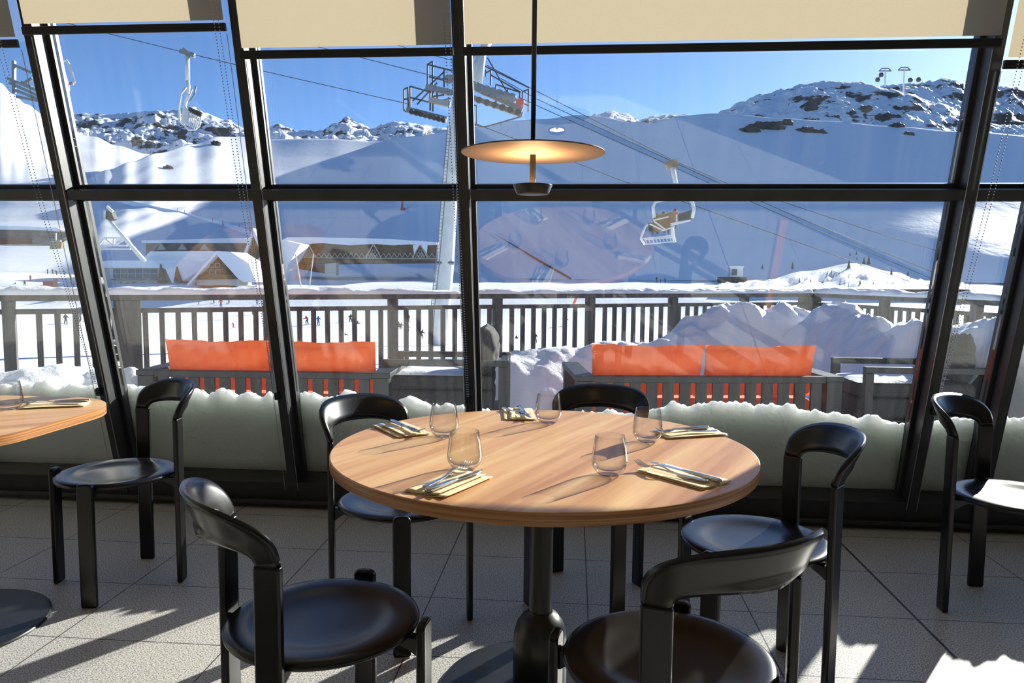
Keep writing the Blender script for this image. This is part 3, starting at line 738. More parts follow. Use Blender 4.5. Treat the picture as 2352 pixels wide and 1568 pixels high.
ac = make_armchair(); q = zpl(1990, 843, .6)
ac.location = (q.x, q.y, 0); ac.rotation_euler.z = math.radians(2); tag(ac, 'grey outdoor armchair at the right, side-on behind the glass', 'armchair', group='grey lounge armchairs')
armchair_cushions(ac, 'the right armchair', 1)
a2 = copy_tree(ac); q = zpl(878, 826, .6); a2.location = (q.x, q.y, 0); a2.rotation_euler.z = math.radians(4)
tag(a2, 'grey outdoor armchair half hidden behind the central mullion', 'armchair', group='grey lounge armchairs')
armchair_cushions(a2, 'the middle armchair', 2)

# metal grille lying on the snow
gr = MB(); c0, c1, c2, c3 = zpl(1098, 882, .12), zpl(1335, 868, .12), zpl(1335, 892, .12), zpl(1098, 903, .12)
for i in range(25):
    a = i/24; gr.bar(c0.lerp(c1, a), c3.lerp(c2, a), .006, .006)
for i in range(9):
    a = i/8; gr.bar(c0.lerp(c3, a), c1.lerp(c2, a), .010, .010)
tag(gr.build('metal_grille', M['galv']), 'snowy wire grille lying low on the terrace left of the right sofa', 'grille')

# ------------------------------------------------------------------ ski area ground
GY = [(600, 330), (640, 230), (650, 200), (665, 182), (715, 160), (752, 130), (772, 100), (786, 62), (800, 42), (830, 30), (880, 22), (960, 16), (1100, 11), (1300, 8.5)]
def gD(y): return tab(y, GY)
def ground(x, y): return at(x, y, gD(y - .009*(x-1176)))
ys = [622, 630, 636, 640, 645, 650, 657, 665, 675, 690, 702, 715, 728, 740, 752, 762, 772, 779, 786, 793, 800, 815, 830, 855, 880, 920, 960, 1030, 1100, 1300]
g = MB()
def gf(a, b):
    x = lerp(-900, 3300, a); i = b*(len(ys)-1); k = int(min(i, len(ys)-2)); y = lerp(ys[k], ys[k+1], i-k)
    p = ground(x, y+.009*(x-1176)); dd = gD(y)
    p.z += .0025*dd*fr(V((p.x*.05, p.y*.05, 0)))
    return p
g.grid(gf, 160, len(ys)-1); struct(g.build('ski_field', M['snow_ground'], smooth=True))

# ------------------------------------------------------------------ mountains
def mountain(name, m, sky_, foot, D0, D1, x0, x1, a=.75, nx=220, ny=70, amp=.02, fs=1., rough=0, back=True):
    """height field from a foot line up to a ridge line, each at its real distance, and down again behind"""
    b = MB(); d0 = (lambda x: D0) if not callable(D0) else D0; d1 = (lambda x: D1) if not callable(D1) else D1
    ft = (lambda x: foot) if not callable(foot) else foot
    def f(u, v):
        x = lerp(x0, x1, u); t = min(v*1.18, 1); yt = stab(x, sky_)+.009*(x-1176)*0; yf = ft(x); A = a(x) if callable(a) else a
        D = lerp(d0(x), d1(x), t); y = yf + (yt-yf)*t**A
        p = at(x, y, D)
        if v*1.18 > 1: k = (v*1.18-1)/.18; p = at(x, yt, d1(x)*(1+.35*k)); p.z -= d1(x)*.12*k
        e = math.sin(PI*min(t, .999))**.5 if v*1.18 <= 1 else .3
        n_ = fr(V((p.x, p.y, 0))*(fs/d1(x)*6)+V((0, 0, x0)), 6 if rough else 2)
        p.z += d1(x)*amp*n_*max(e, .25 if rough else .06)
        if rough: p.z += d1(x)*rough*abs(fr(V((p.x, p.y, 7))*(fs/d1(x)*30), 4))*max(e, .6)
        return p
    b.grid(f, nx, ny); return struct(b.build(name, M[m], smooth=True))
SKY1 = [(-400, 460), (190, 412), (250, 388), (300, 370), (360, 350), (440, 330), (500, 312), (560, 312), (620, 318), (700, 316), (760, 317), (860, 323), (960, 310), (1040, 298), (1100, 288), (1180, 275), (1250, 271), (1330, 262), (1380, 266), (1450, 278), (1500, 280), (1560, 264), (1640, 258), (1700, 262), (1800, 270), (1900, 276), (2050, 288), (2200, 300), (2500, 320), (3300, 330)]
D1f = lambda x: stab(x, [(200, 620), (600, 900), (900, 900), (1080, 640), (1250, 410), (1700, 365), (3300, 365)])
D0f = lambda x: stab(x, [(200, 235), (3300, 215)])
SL = dict(foot=lambda x: 640+.009*(x-1176), a=.75)
mountain('ski_slope_ridge', 'snow_slope', SKY1, SL['foot'], D0f, D1f, -400, 3300, a=lambda x: stab(x, [(300, .8), (800, .95), (1200, .72)]), nx=420, ny=120, amp=.0035, fs=1.1)
def slope(x, y):            # a point on the slope behind the village
    yt = stab(x, SKY1); yf = SL['foot'](x); A = stab(x, [(300, .8), (800, .95), (1200, .72)])
    t = max(0, (y-yf)/(yt-yf))**(1/A); return at(x, y, lerp(D0f(x), D1f(x), t))
mountain('rocky_summit', 'snow_rock', [(1560, 300), (1640, 262), (1660, 250), (1700, 234), (1750, 216), (1800, 205), (1850, 192), (1900, 188), (1960, 191), (2000, 197), (2040, 205), (2080, 212), (2150, 237), (2220, 262), (2300, 290), (2600, 330)], 330, 375, 470, 1560, 2700, a=.8, nx=240, ny=80, amp=.012, fs=2.5, rough=.006)
mountain('far_right_peak', 'snow_far', [(1960, 240), (2040, 200), (2100, 191), (2140, 184), (2170, 177), (2200, 186), (2250, 202), (2320, 200), (2400, 230), (2700, 300)], 340, 900, 1300, 1960, 2900, amp=.02, fs=3, rough=.006, nx=160)
mountain('far_center_peak', 'snow_far', [(1340, 285), (1370, 262), (1400, 253), (1430, 260), (1470, 276), (1500, 268), (1530, 262), (1570, 262), (1640, 290)], 330, 1500, 2100, 1320, 1660, amp=.010, fs=3, rough=.005, nx=90, ny=40)
mountain('far_twin_peak', 'snow_far', [(560, 320), (610, 292), (640, 287), (680, 305), (730, 304), (770, 286), (800, 268), (825, 284), (855, 298), (880, 287), (905, 278), (950, 288), (1000, 296), (1060, 300), (1180, 300)], 345, 1500, 2200, 560, 1200, amp=.010, fs=3, rough=.006, nx=180, ny=50)
mountain('far_left_range', 'snow_far', [(60, 285), (165, 268), (200, 264), (240, 262), (300, 256), (350, 247), (400, 250), (440, 243), (480, 258), (520, 272), (560, 292), (620, 330)], 420, 1500, 2300, 60, 640, a=.7, amp=.02, fs=2, rough=.006, nx=200, ny=80)
mountain('left_white_shoulder', 'snow_slope', [(-700, 60), (-200, 90), (0, 188), (30, 215), (60, 238), (100, 262), (160, 305), (215, 312), (270, 333), (335, 352), (380, 372), (430, 395)], 432, 640, 1150, -700, 430, a=.9, amp=.006, fs=1, nx=200, ny=80)

# lit piste shelf with marker poles
def ribbon(name, pts, w, z=.3, mat_='snow'):
    b = MB(); P_ = [slope(x, y) for x, y in pts]; vs = []
    for p in P_:
        toc = V((CAM.x-p.x, CAM.y-p.y, 0)).normalized(); vs += [p-toc*w+V((0, 0, z+.06*w)), p+toc*w*1.0+V((0, 0, z-.0*w)), p+toc*w*1.3+V((0, 0, -4))]
    b.add(vs, [(3*i+k, 3*i+k+1, 3*i+k+4, 3*i+k+3) for i in range(len(P_)-1) for k in (0, 1)]); return struct(b.build(name, M[mat_], smooth=False))
RB_ = [(255, 452), (300, 466), (360, 480), (420, 492), (480, 508), (530, 520), (575, 535), (620, 548)]
ribbon('piste_road', [(lerp(a[0], b[0], k/4), lerp(a[1], b[1], k/4)+0) for a, b in zip(RB_, RB_[1:]) for k in range(4)], 6, 1.0)
ORD = ['uppermost', 'second from the top', 'third from the top', 'middle', 'third from the bottom', 'second from the bottom', 'lowest']
for i, (x, y) in enumerate([(408, 490), (424, 494), (441, 499), (460, 504), (489, 513), (512, 519), (550, 529)]):
    p = slope(x, y); b = MB(); b.tube([p+V((0, 0, -1)), p+V((0, 0, 3.2))], .18, 6); tag(b.build('marker_pole', M['red']), 'thin red marker pole on the piste road, %s of the seven' % ORD[i], 'pole', 'piste marker poles')
# red net fence on the slope
b = MB(); fp = [slope(lerp(1085, 1312, i/40), lerp(508, 643, (i/40)**.95)) for i in range(41)]
for i in range(40):
    p, q = fp[i], fp[i+1]; b.add([p, q, q+V((0, 0, .7)), p+V((0, 0, .7))], [(0, 1, 2, 3)])
fo = b.build('net_fence', mat('red_net', (.07, .006, .03), .9)); md = fo.modifiers.new('s', 'SOLIDIFY'); md.thickness = .05
tag(fo, 'dark red net fence running down the blue slope', 'fence')

# rocks
def rock(x, y, s, D=None, label=None, grp='boulders on the slopes', wide=1):
    c = slope(x, y) if D is None else at(x, y, D); b = MB(); k = random.random()*50
    n_ = 14; prof = []
    vs = []; nl = 9
    for j in range(nl+1):
        th = PI*j/nl
        for i in range(n_):
            ph = 2*PI*i/n_; v = V((math.sin(th)*math.cos(ph), math.sin(th)*math.sin(ph), math.cos(th)))
            v *= 1+.6*fr(v*1.8+V((k, 0, 0)), 5); vs.append(c+V((v.x*s*wide, v.y*s*.8, v.z*s*.75)))
    b.add(vs, [(j*n_+i, j*n_+(i+1) % n_, (j+1)*n_+(i+1) % n_, (j+1)*n_+i) for j in range(nl) for i in range(n_)])
    o = b.build('boulder', M['rocksnow']); tag(o, label, 'boulder', grp); return o
rm = snow_mat('boulder_with_snow', .6, .5, rock=1, rs=.4, rthr=.44); M['rocksnow'] = rm
rock(388, 388, 4.5, label='snow-capped boulder on the hill below the left ski lift chair')
rock(495, 332, 5.0, label='dark jagged boulder on the hill crest, right of the ski lift chair')
rock(315, 325, 9, 1300, label='dark rock outcrop below the far left range')
for x, y, s, wd in ((1722, 300, 5, 'leftmost in the outcrop band'), (1745, 292, 6, 'second from the left in the outcrop band'), (1775, 293, 7, 'largest in the outcrop band'), (1803, 284, 5, 'uppermost in the outcrop band'), (1850, 300, 5, 'right part of the outcrop band'), (1880, 304, 4, 'right end of the outcrop band'), (1990, 250, 4, 'alone just under the summit ridge'), (2060, 290, 4, 'left of the two near the right mullion'), (2088, 308, 3, 'right of the two near the right mullion')):
    rock(x, y, s*.5, None, 'dark rock on the blue slope, '+wd, wide=1.7)

# ------------------------------------------------------------------ village
M['blue_glass'] = mat('blue_window_glass', (.02, .07, .11), .2)
def slab(px, D, T):
    b = MB(); b.prism([at(x, y, D) for x, y in px], V((-.05, 1, 0))*T); return b
def building(label, cat, D, base, group=None): return thing('building', label, cat, at(base[0], base[1], D), group=group)
# A-frame chalet
D = 178; t = building('snow-roofed A-frame chalet with brown gable in the village', 'house', D, (505, 655))
slab([(452, 650), (452, 640), (545, 640), (545, 655), (452, 655)], D, 9).build('ground_floor', M['wall_white'], t)
slab([(458, 632), (498, 583), (538, 632)], D+.6, 9).build('gable_wall', M['wall_brown'], t)
slab([(448, 642), (455, 631), (543, 630), (543, 641)], D-.8, 1.6).build('balcony', M['wall_brown'], t)
for x0, x1, y0, y1 in ((480, 492, 619, 630), (494, 506, 619, 630), (481, 492, 604, 614), (494, 505, 604, 614)):
    w_ = slab([(x0, y0), (x1, y0), (x1, y1), (x0, y1)], D+.3, .4).build('window', M['lattice'], t); slab([(x0+1.5, y0+1.5), (x1-1.5, y0+1.5), (x1-1.5, y1-1.5), (x0+1.5, y1-1.5)], D+.1, .35).build('pane', M['dark_glass'], w_)
r = MB(); dv = V((-.05, 1, 0))*9; a_, b_, c_ = at(497, 576, D-1.5), at(430, 652, D-1.5), at(583, 650, D-1.5)
tk = at(497, 583, D-1.5)-a_
r.prism([a_, b_, b_+tk*.9+(a_-b_)*.0, a_+tk*1.2], dv); r.build('left_roof', M['snow'], t)
r = MB(); r.prism([a_, a_+tk*1.2, at(547, 640, D-1.5), at(560, 648, D-1.5), at(588, 648, D-1.5), at(572, 605, D-1.5), at(545, 588, D-1.5), at(530, 578, D-1.5)], V((-.05, 1, 0))*10); r.build('right_roof', M['snow'], t)
# flat building with ribbon windows and folded roof
D = 190; t = building('low flat-roofed lodge with dark ribbon windows left of the chalet', 'building', D, (330, 660))
slab([(232, 660), (232, 612), (372, 612), (372, 660)], D, 8).build('wall', M['wall_white'], t)
slab([(226, 615), (226, 601), (245, 598), (360, 598), (470, 598), (505, 590), (420, 645), (395, 650), (380, 618), (374, 615)], D-1.5, 10).build('snowy_roof', M['snow'], t)
slab([(255, 643), (255, 640), (358, 640), (358, 643)], D-1.0, 1.2).build('balcony', M['wall_stone'], t)
for x in range(6):
    xx = 260+x*17; f_ = slab([(xx-1, 616), (xx+15.5, 616), (xx+15.5, 640), (xx-1, 640)], D-.3, .4).build('window', M['white_steel'], t)
    slab([(xx, 617), (xx+14.5, 617), (xx+14.5, 628), (xx, 628)], D-.5, .3).build('pane', M['blue_glass'], f_); slab([(xx, 629), (xx+14.5, 629), (xx+14.5, 639), (xx, 639)], D-.5, .3).build('pane', M['blue_glass'], f_)
for xx in (275, 290, 305, 325): slab([(xx, 648), (xx+5, 648), (xx+5, 657), (xx, 657)], D-.2, .3).build('window', M['dark_glass'], t)
slab([(368, 606), (361, 650), (380, 650), (369, 612)], D-2.0, 1).build('roof_wing', M['wall_brown'], t)
slab([(405, 612), (398, 648), (418, 648)], D-2.0, 1).build('roof_wing', M['wall_brown'], t)
# long hotel behind
D = 218; t = building('long dark hotel with small gables behind the chalet', 'building', D, (450, 600))
slab([(335, 606), (335, 556), (575, 556), (575, 606)], D, 16).build('wall', M['wall_stone'], t)
slab([(325, 558), (325, 552), (410, 550), (560, 546), (585, 552), (585, 558)], D-1.5, 19).build('snowy_roof', M['snow'], t)
for x in (370, 418, 469): slab([(x-11, 574), (x, 559), (x+11, 574)], D-1.0, 1.2).build('dormer', M['lattice'], t)
slab([(334, 606), (330, 592), (345, 577), (480, 576), (500, 577), (500, 606)], D-13, 9).build('snowy_terrace_roof', M['snow'], t)
# pointed tower gable by the mullion
D = 203; t = building('tall pointed gable house partly behind the second mullion', 'house', D, (590, 620))
slab([(556, 610), (581, 535), (612, 610)], D, 9).build('gable_wall', M['wall_brown'], t)
r = MB(); r.prism([at(581, 524, D-1), at(550, 606, D-1), at(557, 606, D-1), at(581, 540, D-1)], V((-.05, 1, 0))*11); r.prism([at(581, 524, D-1), at(581, 540, D-1), at(612, 606, D-1), at(622, 606, D-1)], V((-.05, 1, 0))*11); r.build('snowy_roof', M['snow'], t)
slab([(590, 650), (590, 596), (646, 560), (655, 552), (690, 560), (672, 592), (662, 606), (655, 650)], D-3, 8).build('snowy_annex', M['snow'], t)
# long lattice building
D = 216; t = building('long brown hall with zigzag lattice balustrade left of the pylon', 'building', D, (830, 612))
slab([(664, 606), (672, 552), (1003, 556), (1003, 602)], D, 15).build('wall', M['wall_brown'], t)
r = MB(); rp = [(632, 560), (660, 545), (720, 545), (800, 546), (900, 549), (1003, 556), (1003, 562), (975, 563), (940, 561), (900, 563), (860, 560), (800, 563), (740, 558), (715, 559), (700, 565), (672, 563)]
r.prism([at(x, y, D-2) for x, y in rp], V((-.05, 1, 0))*20); r.build('snowy_roof', M['snow'], t)
lt = MB(); n_ = 26
for i in range(n_):
    x0 = 676+i*12.4; 
    lt.bar(at(x0, 591, D-.6), at(x0+6.2, 581, D-.6), .14, .14); lt.bar(at(x0+6.2, 581, D-.6), at(x0+12.4, 591, D-.6), .14, .14)
lt.bar(at(672, 591.5, D-.6), at(1000, 594, D-.6), .2, .2)
for cx in (708, 858, 965):
    for k in range(4):
        lt.bar(at(cx-16+k*5, 592-k*0, D-.7), at(cx-8+k*5+2, 592-24+k*5, D-.7), .12, .12); lt.bar(at(cx+16-k*5, 592, D-.7), at(cx+8-k*5-2, 592-24+k*5, D-.7), .12, .12)
    lt.bar(at(cx-18, 592, D-.75), at(cx, 560, D-.75), .3, .3); lt.bar(at(cx+18, 592, D-.75), at(cx, 560, D-.75), .3, .3)
lt.build('lattice', M['lattice'], t)
for cx in (965,): 
    slab([(cx-17, 563), (cx-2, 562), (cx-14, 583)], D-1.2, .5).build('gable_snow', M['snow'], t); slab([(cx+2, 562), (cx+17, 563), (cx+15, 583)], D-1.2, .5).build('gable_snow', M['snow'], t)
slab([(672, 604), (668, 614), (745, 628), (745, 608), (700, 608)], D-.5, 3).build('plinth', mat('brick_plinth', (.22, .09, .05), .9), t)
slab([(746, 606), (746, 630), (772, 632), (772, 603)], D-2, 3).build('side_wall', M['wall_white'], t)
# far left lodge
D = 195; t = building('low lodge with overhanging roof at the far left edge', 'building', D, (40, 560))
slab([(-60, 560), (-60, 524), (110, 524), (90, 545), (60, 560)], D, 12).build('wall', M['wall_stone'], t)
slab([(-70, 526), (-70, 519), (40, 519), (132, 523), (139, 528), (125, 530), (100, 528)], D-2, 15).build('snowy_roof', M['snow'], t)
slab([(-60, 562), (-60, 545), (62, 546), (62, 560)], D-3, 2).build('terrace_screen', mat('maroon_screen', (.13, .04, .03), .9), t)
# small cabin on the right
D = 215; t = building('tiny lift cabin with a boxy upper cabin, right of the flying chair', 'hut', D, (1690, 655))
slab([(1657, 656), (1657, 636), (1716, 636), (1716, 656)], D, 5).build('lower_cabin', M['wall_brown'], t)
slab([(1678, 635), (1678, 614), (1707, 614), (1707, 635)], D, 3).build('upper_cabin', M['white_steel'], t)
slab([(1681, 632), (1681, 618), (1693, 618), (1693, 632)], D-.2, .3).build('window', M['dark_glass'], t)
slab([(1676, 614.5), (1676, 611), (1709, 611), (1709, 614.5)], D-.5, 4).build('roof_snow', M['snow'], t)
# snow gun / white crane
t = thing('loading_crane', 'white leaning crane arm with a dark head above the lodge', 'crane', at(300, 600, 165))
D = 165
b = MB(); b.tube([at(332, 600, D), at(250, 505, D-2)], [.55, .32], 8); b.build('arm', M['white_steel'], t, smooth=True)
b = MB(); b.prism([at(243, 482, D-3), at(256, 488, D-3), at(262, 503, D-3), at(252, 506, D-3), at(242, 503, D-3)], V((0, 1.5, 0))); b.build('head', M['rubber'], t)
b = MB(); b.bar(at(246, 474, D-3), at(259, 486, D-3), .5, .5); b.build('head_cover', M['white_steel'], t)
b = MB()
for p, q in (((240, 546), (292, 546)), ((222, 564), (292, 564)), ((240, 546), (226, 564)), ((240, 546), (262, 564)), ((262, 546), (262, 564)), ((292, 546), (262, 564)), ((292, 546), (310, 575)), ((220, 572), (300, 572))): b.bar(at(*p, D), at(*q, D), .35, .35)
b.build('truss', M['white_steel'], t)

# ------------------------------------------------------------------ chairlift
LD = 45
t = thing('lift_pylon', 'tall white chairlift pylon with grey sheave platforms, partly behind the central mullion', 'pylon', at(1008, 800, 47))
D = 47
b = MB(); b.tube([at(1006, 806, D), at(1013, 720, D), at(1024, 600, D), at(1032, 460, D), at(1047, 280, D), at(1056, 215, D)], [.62, .58, .54, .50, .44, .40], 20); b.build('shaft', M['white_steel'], t, smooth=True)
b = MB(); b.tube([at(1003, 604, D-.4), at(1043, 604, D-.4)], .12, 6)
b.build('flange', M['galv'], t)
b = MB()
pts = [(984, 790), (991, 700), (1001, 604), (1010, 500), (1016, 430), (1028, 290)]
for o_ in (0, 8):
    b.tube([at(x+o_, y, D-.9) for x, y in pts], .035, 5)
for k in range(60):
    y = lerp(790, 292, k/59); x = tab(-y, [(-790, 984), (-700, 991), (-604, 1001), (-500, 1010), (-430, 1016), (-290, 1028)]); b.bar(at(x, y, D-.9), at(x+8, y, D-.9), .03, .03)
b.build('ladder', M['galv'], t)
b = MB()
for p, q, r in (((1056, 230), (1120, 96), .30), ((1108, 120), (1098, 200), .26), ((1108, 122), (1075, 150), .22)): b.tube([at(*p, D), at(*q, D)], r, 10)
b.build('mast', M['white_steel'], t, smooth=True)
def cross(name, lines, r, m_): 
    b = MB()
    for p, q in lines: b.bar(at(*p, D-1.5), at(*q, D-1.5), r, r)
    return b.build(name, M[m_], t)
cross('left_catwalk', [((928, 255), (928, 205)), ((938, 250), (937, 201)), ((928, 205), (937, 201)), ((928, 228), (937, 227)), ((942, 198), (942, 245)), ((942, 198), (990, 212)), ((943, 224), (990, 236)), ((988, 208), (988, 254)), ((994, 208), (994, 256)), ((1004, 210), (1004, 236)), ((930, 256), (1024, 276)), ((982, 196), (982, 148)), ((994, 196), (994, 141)), ((982, 148), (994, 141)), ((982, 148), (1040, 163)), ((985, 176), (1030, 187)), ((1020, 158), (1020, 200)), ((958, 240), (1004, 190)), ((948, 232), (1020, 165)), ((980, 203), (1035, 213)), ((990, 236), (1036, 226)), ((992, 222), (1020, 218))], .085, 'dark_steel')
cross('left_beam', [((934, 252), (1026, 275)), ((978, 200), (1040, 214)), ((985, 230), (1034, 240))], .34, 'galv')
cross('right_catwalk', [((1078, 183), (1215, 243)), ((1116, 177), (1116, 160)), ((1127, 196), (1127, 160)), ((1116, 168), (1127, 161)), ((1127, 172), (1196, 212)), ((1139, 194), (1139, 235)), ((1139, 194), (1194, 212)), ((1166, 204), (1166, 240)), ((1194, 212), (1194, 226)), ((1200, 211), (1214, 205)), ((1200, 211), (1200, 230)), ((1214, 205), (1213, 256)), ((1120, 133), (1168, 218)), ((1114, 152), (1216, 202)), ((1083, 240), (1086, 284)), ((1095, 243), (1095, 288)), ((1083, 240), (1095, 243)), ((1080, 284), (1112, 292)), ((1112, 292), (1200, 267))], .075, 'dark_steel')
cross('right_beam', [((1075, 196), (1200, 252)), ((1078, 222), (1200, 265))], .30, 'galv')
def wheel(x, y, r, m_):
    b = MB(); c = at(x, y, D-1.9); b.lathe([(0, .12), (r*.9, .12), (r, .05), (r, -.05), (r*.9, -.12), (0, -.12)], 18, c, Matrix.Rotation(PI/2, 3, 'X')); b.build('sheave', m_, t, smooth=False)
for i in range(8): wheel(lerp(946, 1018, i/7), lerp(257, 276, i/7), .16, M['rubber'])
for i in range(7): wheel(lerp(1088, 1176, i/6), lerp(198, 224, i/6), .27, M['galv'])
wheel(1195, 235, .26, M['red']); wheel(1031, 182, .28, M['galv']); wheel(1030, 181, .16, M['red'])
for i in range(6): wheel(lerp(1100, 1190, i/5), lerp(230, 258, i/5), .20, M['rubber'])

def rope(name, pts, label, r=.022, grp='steel ropes of the chairlift'):
    b = MB(); b.tube([at(x, y, D_) for x, y, D_ in pts], r, 6); return tag(b.build(name, M['rope'], smooth=True), label, 'rope', grp)
rope('lift_rope', [(150, 52, 44), (220, 70, 44.2), (430, 122, 44.5), (590, 160, 44.8), (935, 238, 45)], 'rope carrying the left lift chair up to the pylon')
rope('lift_rope', [(700, 100, 45), (785, 121, 45), (985, 172, 45), (1040, 186, 45)], 'upper rope reaching the pylon from the left')
rope('lift_rope', [(870, 90, 48), (958, 118, 48), (1045, 140, 48)], 'short topmost rope left of the central mullion')
rope('lift_rope', [(1118, 150, 46), (1230, 208, 46), (1550, 370, 47), (1680, 425, 48), (2000, 530, 50), (2200, 590, 52)], 'uppermost rope descending right from the pylon')
rope('lift_rope', [(1150, 180, 45), (1232, 227, 45), (1545, 371, 45), (1640, 415, 46), (1830, 498, 47), (2150, 628, 50)], 'middle rope descending right from the pylon')
rope('lift_rope', [(1190, 222, 45), (1232, 242, 45), (1540, 380, 45), (1610, 412, 46), (1800, 496, 47), (2140, 640, 50)], 'lower rope carrying the flying chair with skiers')
rope('lift_rope', [(1086, 280, 44), (1112, 292, 44), (1225, 335, 44.5), (1420, 412, 45), (1600, 474, 46), (1900, 580, 48), (2100, 650, 50)], 'lowest rope passing behind the pendant lamp disc')

# empty chair, seen from the side (left)
D = 44.4
t = thing('lift_chair', 'empty white chairlift chair hanging below the rope at the left', 'lift chair', at(435, 300, D))
def tb(pts, r, nm, m_='white_steel', dD=0, closed=False):
    b = MB(); b.tube([at(x, y, D+dD+(e[0] if e else 0)) for x, y, *e in pts], r, 8, closed=closed); return b.build(nm, M[m_], t, smooth=True)
b = MB(); b.bar(at(414, 118, D), at(447, 128, D), .25, .25); b.bar(at(420, 114, D-.1), at(440, 130, D-.1), .2, .3); b.build('grip', M['galv'], t)
tb([(430, 122), (431, 185)], .13, 'hanger'); tb([(431, 185), (433, 200), (428, 228), (424, 245), (432, 262)], .11, 'hanger_bow')
for k, dd in enumerate((-.9, .9)):
    tb([(428, 200, dd), (416, 215, dd), (411, 245, dd), (413, 278, dd), (420, 285, dd)], .06, 'side_frame')
    tb([(420, 238, dd), (430, 252, dd), (444, 262, dd), (462, 268, dd), (458, 290, dd), (448, 298, dd), (432, 298, dd), (418, 282, dd)], .05, 'seat_frame')
b = MB()
for k in range(9):
    a = k/8; b.bar(at(lerp(422, 458, a), lerp(248, 270, a), D-.95), at(lerp(420, 450, a), lerp(282, 297, a), D-.95), .16, .05)
    b.bar(at(lerp(422, 458, a), lerp(248, 270, a), D+.95), at(lerp(420, 450, a), lerp(282, 297, a), D+.95), .16, .05)
b.build('seat_panel', M['white_steel'], t)
b = MB(); b.bar(at(434, 252, D-.9), at(463, 264, D-.9), .12, .3); b.build('armrest', M['rubber'], t)
tb([(436, 232), (446, 218), (450, 198)], .05, 'footrest', 'galv'); tb([(430, 232), (441, 205)], .05, 'footrest_arm')

# small persons (skin bodies)
def person(loc, h, jacket, pants, label, pose='stand', rz=0, skis=True, group='skiers on the snow field', helmet=(.05, .05, .06), tilt=0):
    key = 'suit_%02d%02d%02d_%02d' % (int(jacket[0]*99), int(jacket[1]*99), int(jacket[2]*99), int(pants[0]*99+pants[2]*9))
    if key not in M:
        m_ = mat(key, jacket, .8); n, l, b = NT(m_); tc = n.new('ShaderNodeTexCoord'); sp = n.new('ShaderNodeSeparateXYZ'); l.new(tc.outputs['Object'], sp.inputs[0])
        cr = n.new('ShaderNodeValToRGB'); cr.color_ramp.interpolation = 'CONSTANT'; e = cr.color_ramp.elements
        e[0].position = 0; e[0].color = (.03, .03, .04, 1); e[1].position = .06; e[1].color = (*pants, 1)
        for ps_, c_ in ((.44, jacket), (.735, (.45, .25, .18)), (.785, helmet)):
            q = e.new(ps_); q.color = (*c_, 1)
        dv_ = n.new('ShaderNodeMath'); dv_.operation = 'MULTIPLY'; dv_.inputs[1].default_value = .5; l.new(sp.outputs[2], dv_.inputs[0]); l.new(dv_.outputs[0], cr.inputs[0]); l.new(cr.outputs[0], b.inputs['Base Color']); M[key] = m_
    J = {'stand': dict(pel=(0, 0, .92), ch=(0, .05, 1.32), nk=(0, .06, 1.48), hd=(0, .08, 1.66), kl=(-.14, .10, .5), fl=(-.15, .02, .06), kr=(.14, .12, .5), frr=(.16, .05, .06), el=(-.34, .1, 1.12), hl=(-.33, .34, 1.02), er=(.34, .1, 1.12), hr=(.33, .34, 1.02)),
         'ski': dict(pel=(0, -.12, .74), ch=(0, .16, 1.08), nk=(0, .26, 1.2), hd=(0, .34, 1.38), kl=(-.16, .18, .48), fl=(-.17, -.02, .06), kr=(.16, .18, .48), frr=(.17, .02, .06), el=(-.36, .2, .9), hl=(-.38, .48, .86), er=(.36, .2, .9), hr=(.4, .46, .84)),
         'sit': dict(pel=(0, 0, .16), ch=(0, -.08, .58), nk=(0, -.06, .72), hd=(0, -.02, .9), kl=(-.2, .42, .42), fl=(-.22, .62, .06), kr=(.2, .42, .36), frr=(.24, .68, .06), el=(-.32, -.1, .36), hl=(-.36, -.2, .1), er=(.32, .05, .36), hr=(.3, .3, .3)),
         'ride': dict(pel=(0, 0, .5), ch=(0, -.03, .92), nk=(0, -.02, 1.06), hd=(0, .02, 1.24), kl=(-.13, .45, .5), fl=(-.13, .5, .06), kr=(.13, .45, .5), frr=(.13, .5, .06), el=(-.28, .1, .72), hl=(-.2, .35, .7), er=(.28, .1, .72), hr=(.2, .35, .7))}[pose]
    rad = dict(pel=.15, ch=.19, nk=.085, hd=.125, kl=.095, fl=.075, kr=.095, frr=.075, el=.07, hl=.055, er=.07, hr=.055)
    ks = list(J); bm = bmesh.new(); sl = bm.verts.layers.skin.verify(); vv = {k: bm.verts.new(J[k]) for k in ks}
    for a_, b_ in (('pel', 'ch'), ('ch', 'nk'), ('nk', 'hd'), ('pel', 'kl'), ('kl', 'fl'), ('pel', 'kr'), ('kr', 'frr'), ('ch', 'el'), ('el', 'hl'), ('ch', 'er'), ('er', 'hr')): bm.edges.new((vv[a_], vv[b_]))
    for k in ks: vv[k][sl].radius = (rad[k], rad[k]*.85); vv[k][sl].use_root = (k == 'pel')
    me = bpy.data.meshes.new('person'); bm.to_mesh(me); bm.free()
    o = bpy.data.objects.new('person', me); COL.objects.link(o); me.materials.append(M[key])
    o.modifiers.new('skin', 'SKIN').use_smooth_shade = True; s_ = o.modifiers.new('sub', 'SUBSURF'); s_.levels = s_.render_levels = 1
    k = h/1.78; o.scale = (k, k, k); o.location = loc; o.rotation_euler = (0, tilt, rz)
    if skis and pose in ('stand', 'ski'):
        for sx in (-.16, .16):
            b = MB(); b.box((sx, .05, .02), (.09, 1.6, .025)); b.build('ski', M['rope'], o, local=True)
    return tag(o, label, 'person', group)

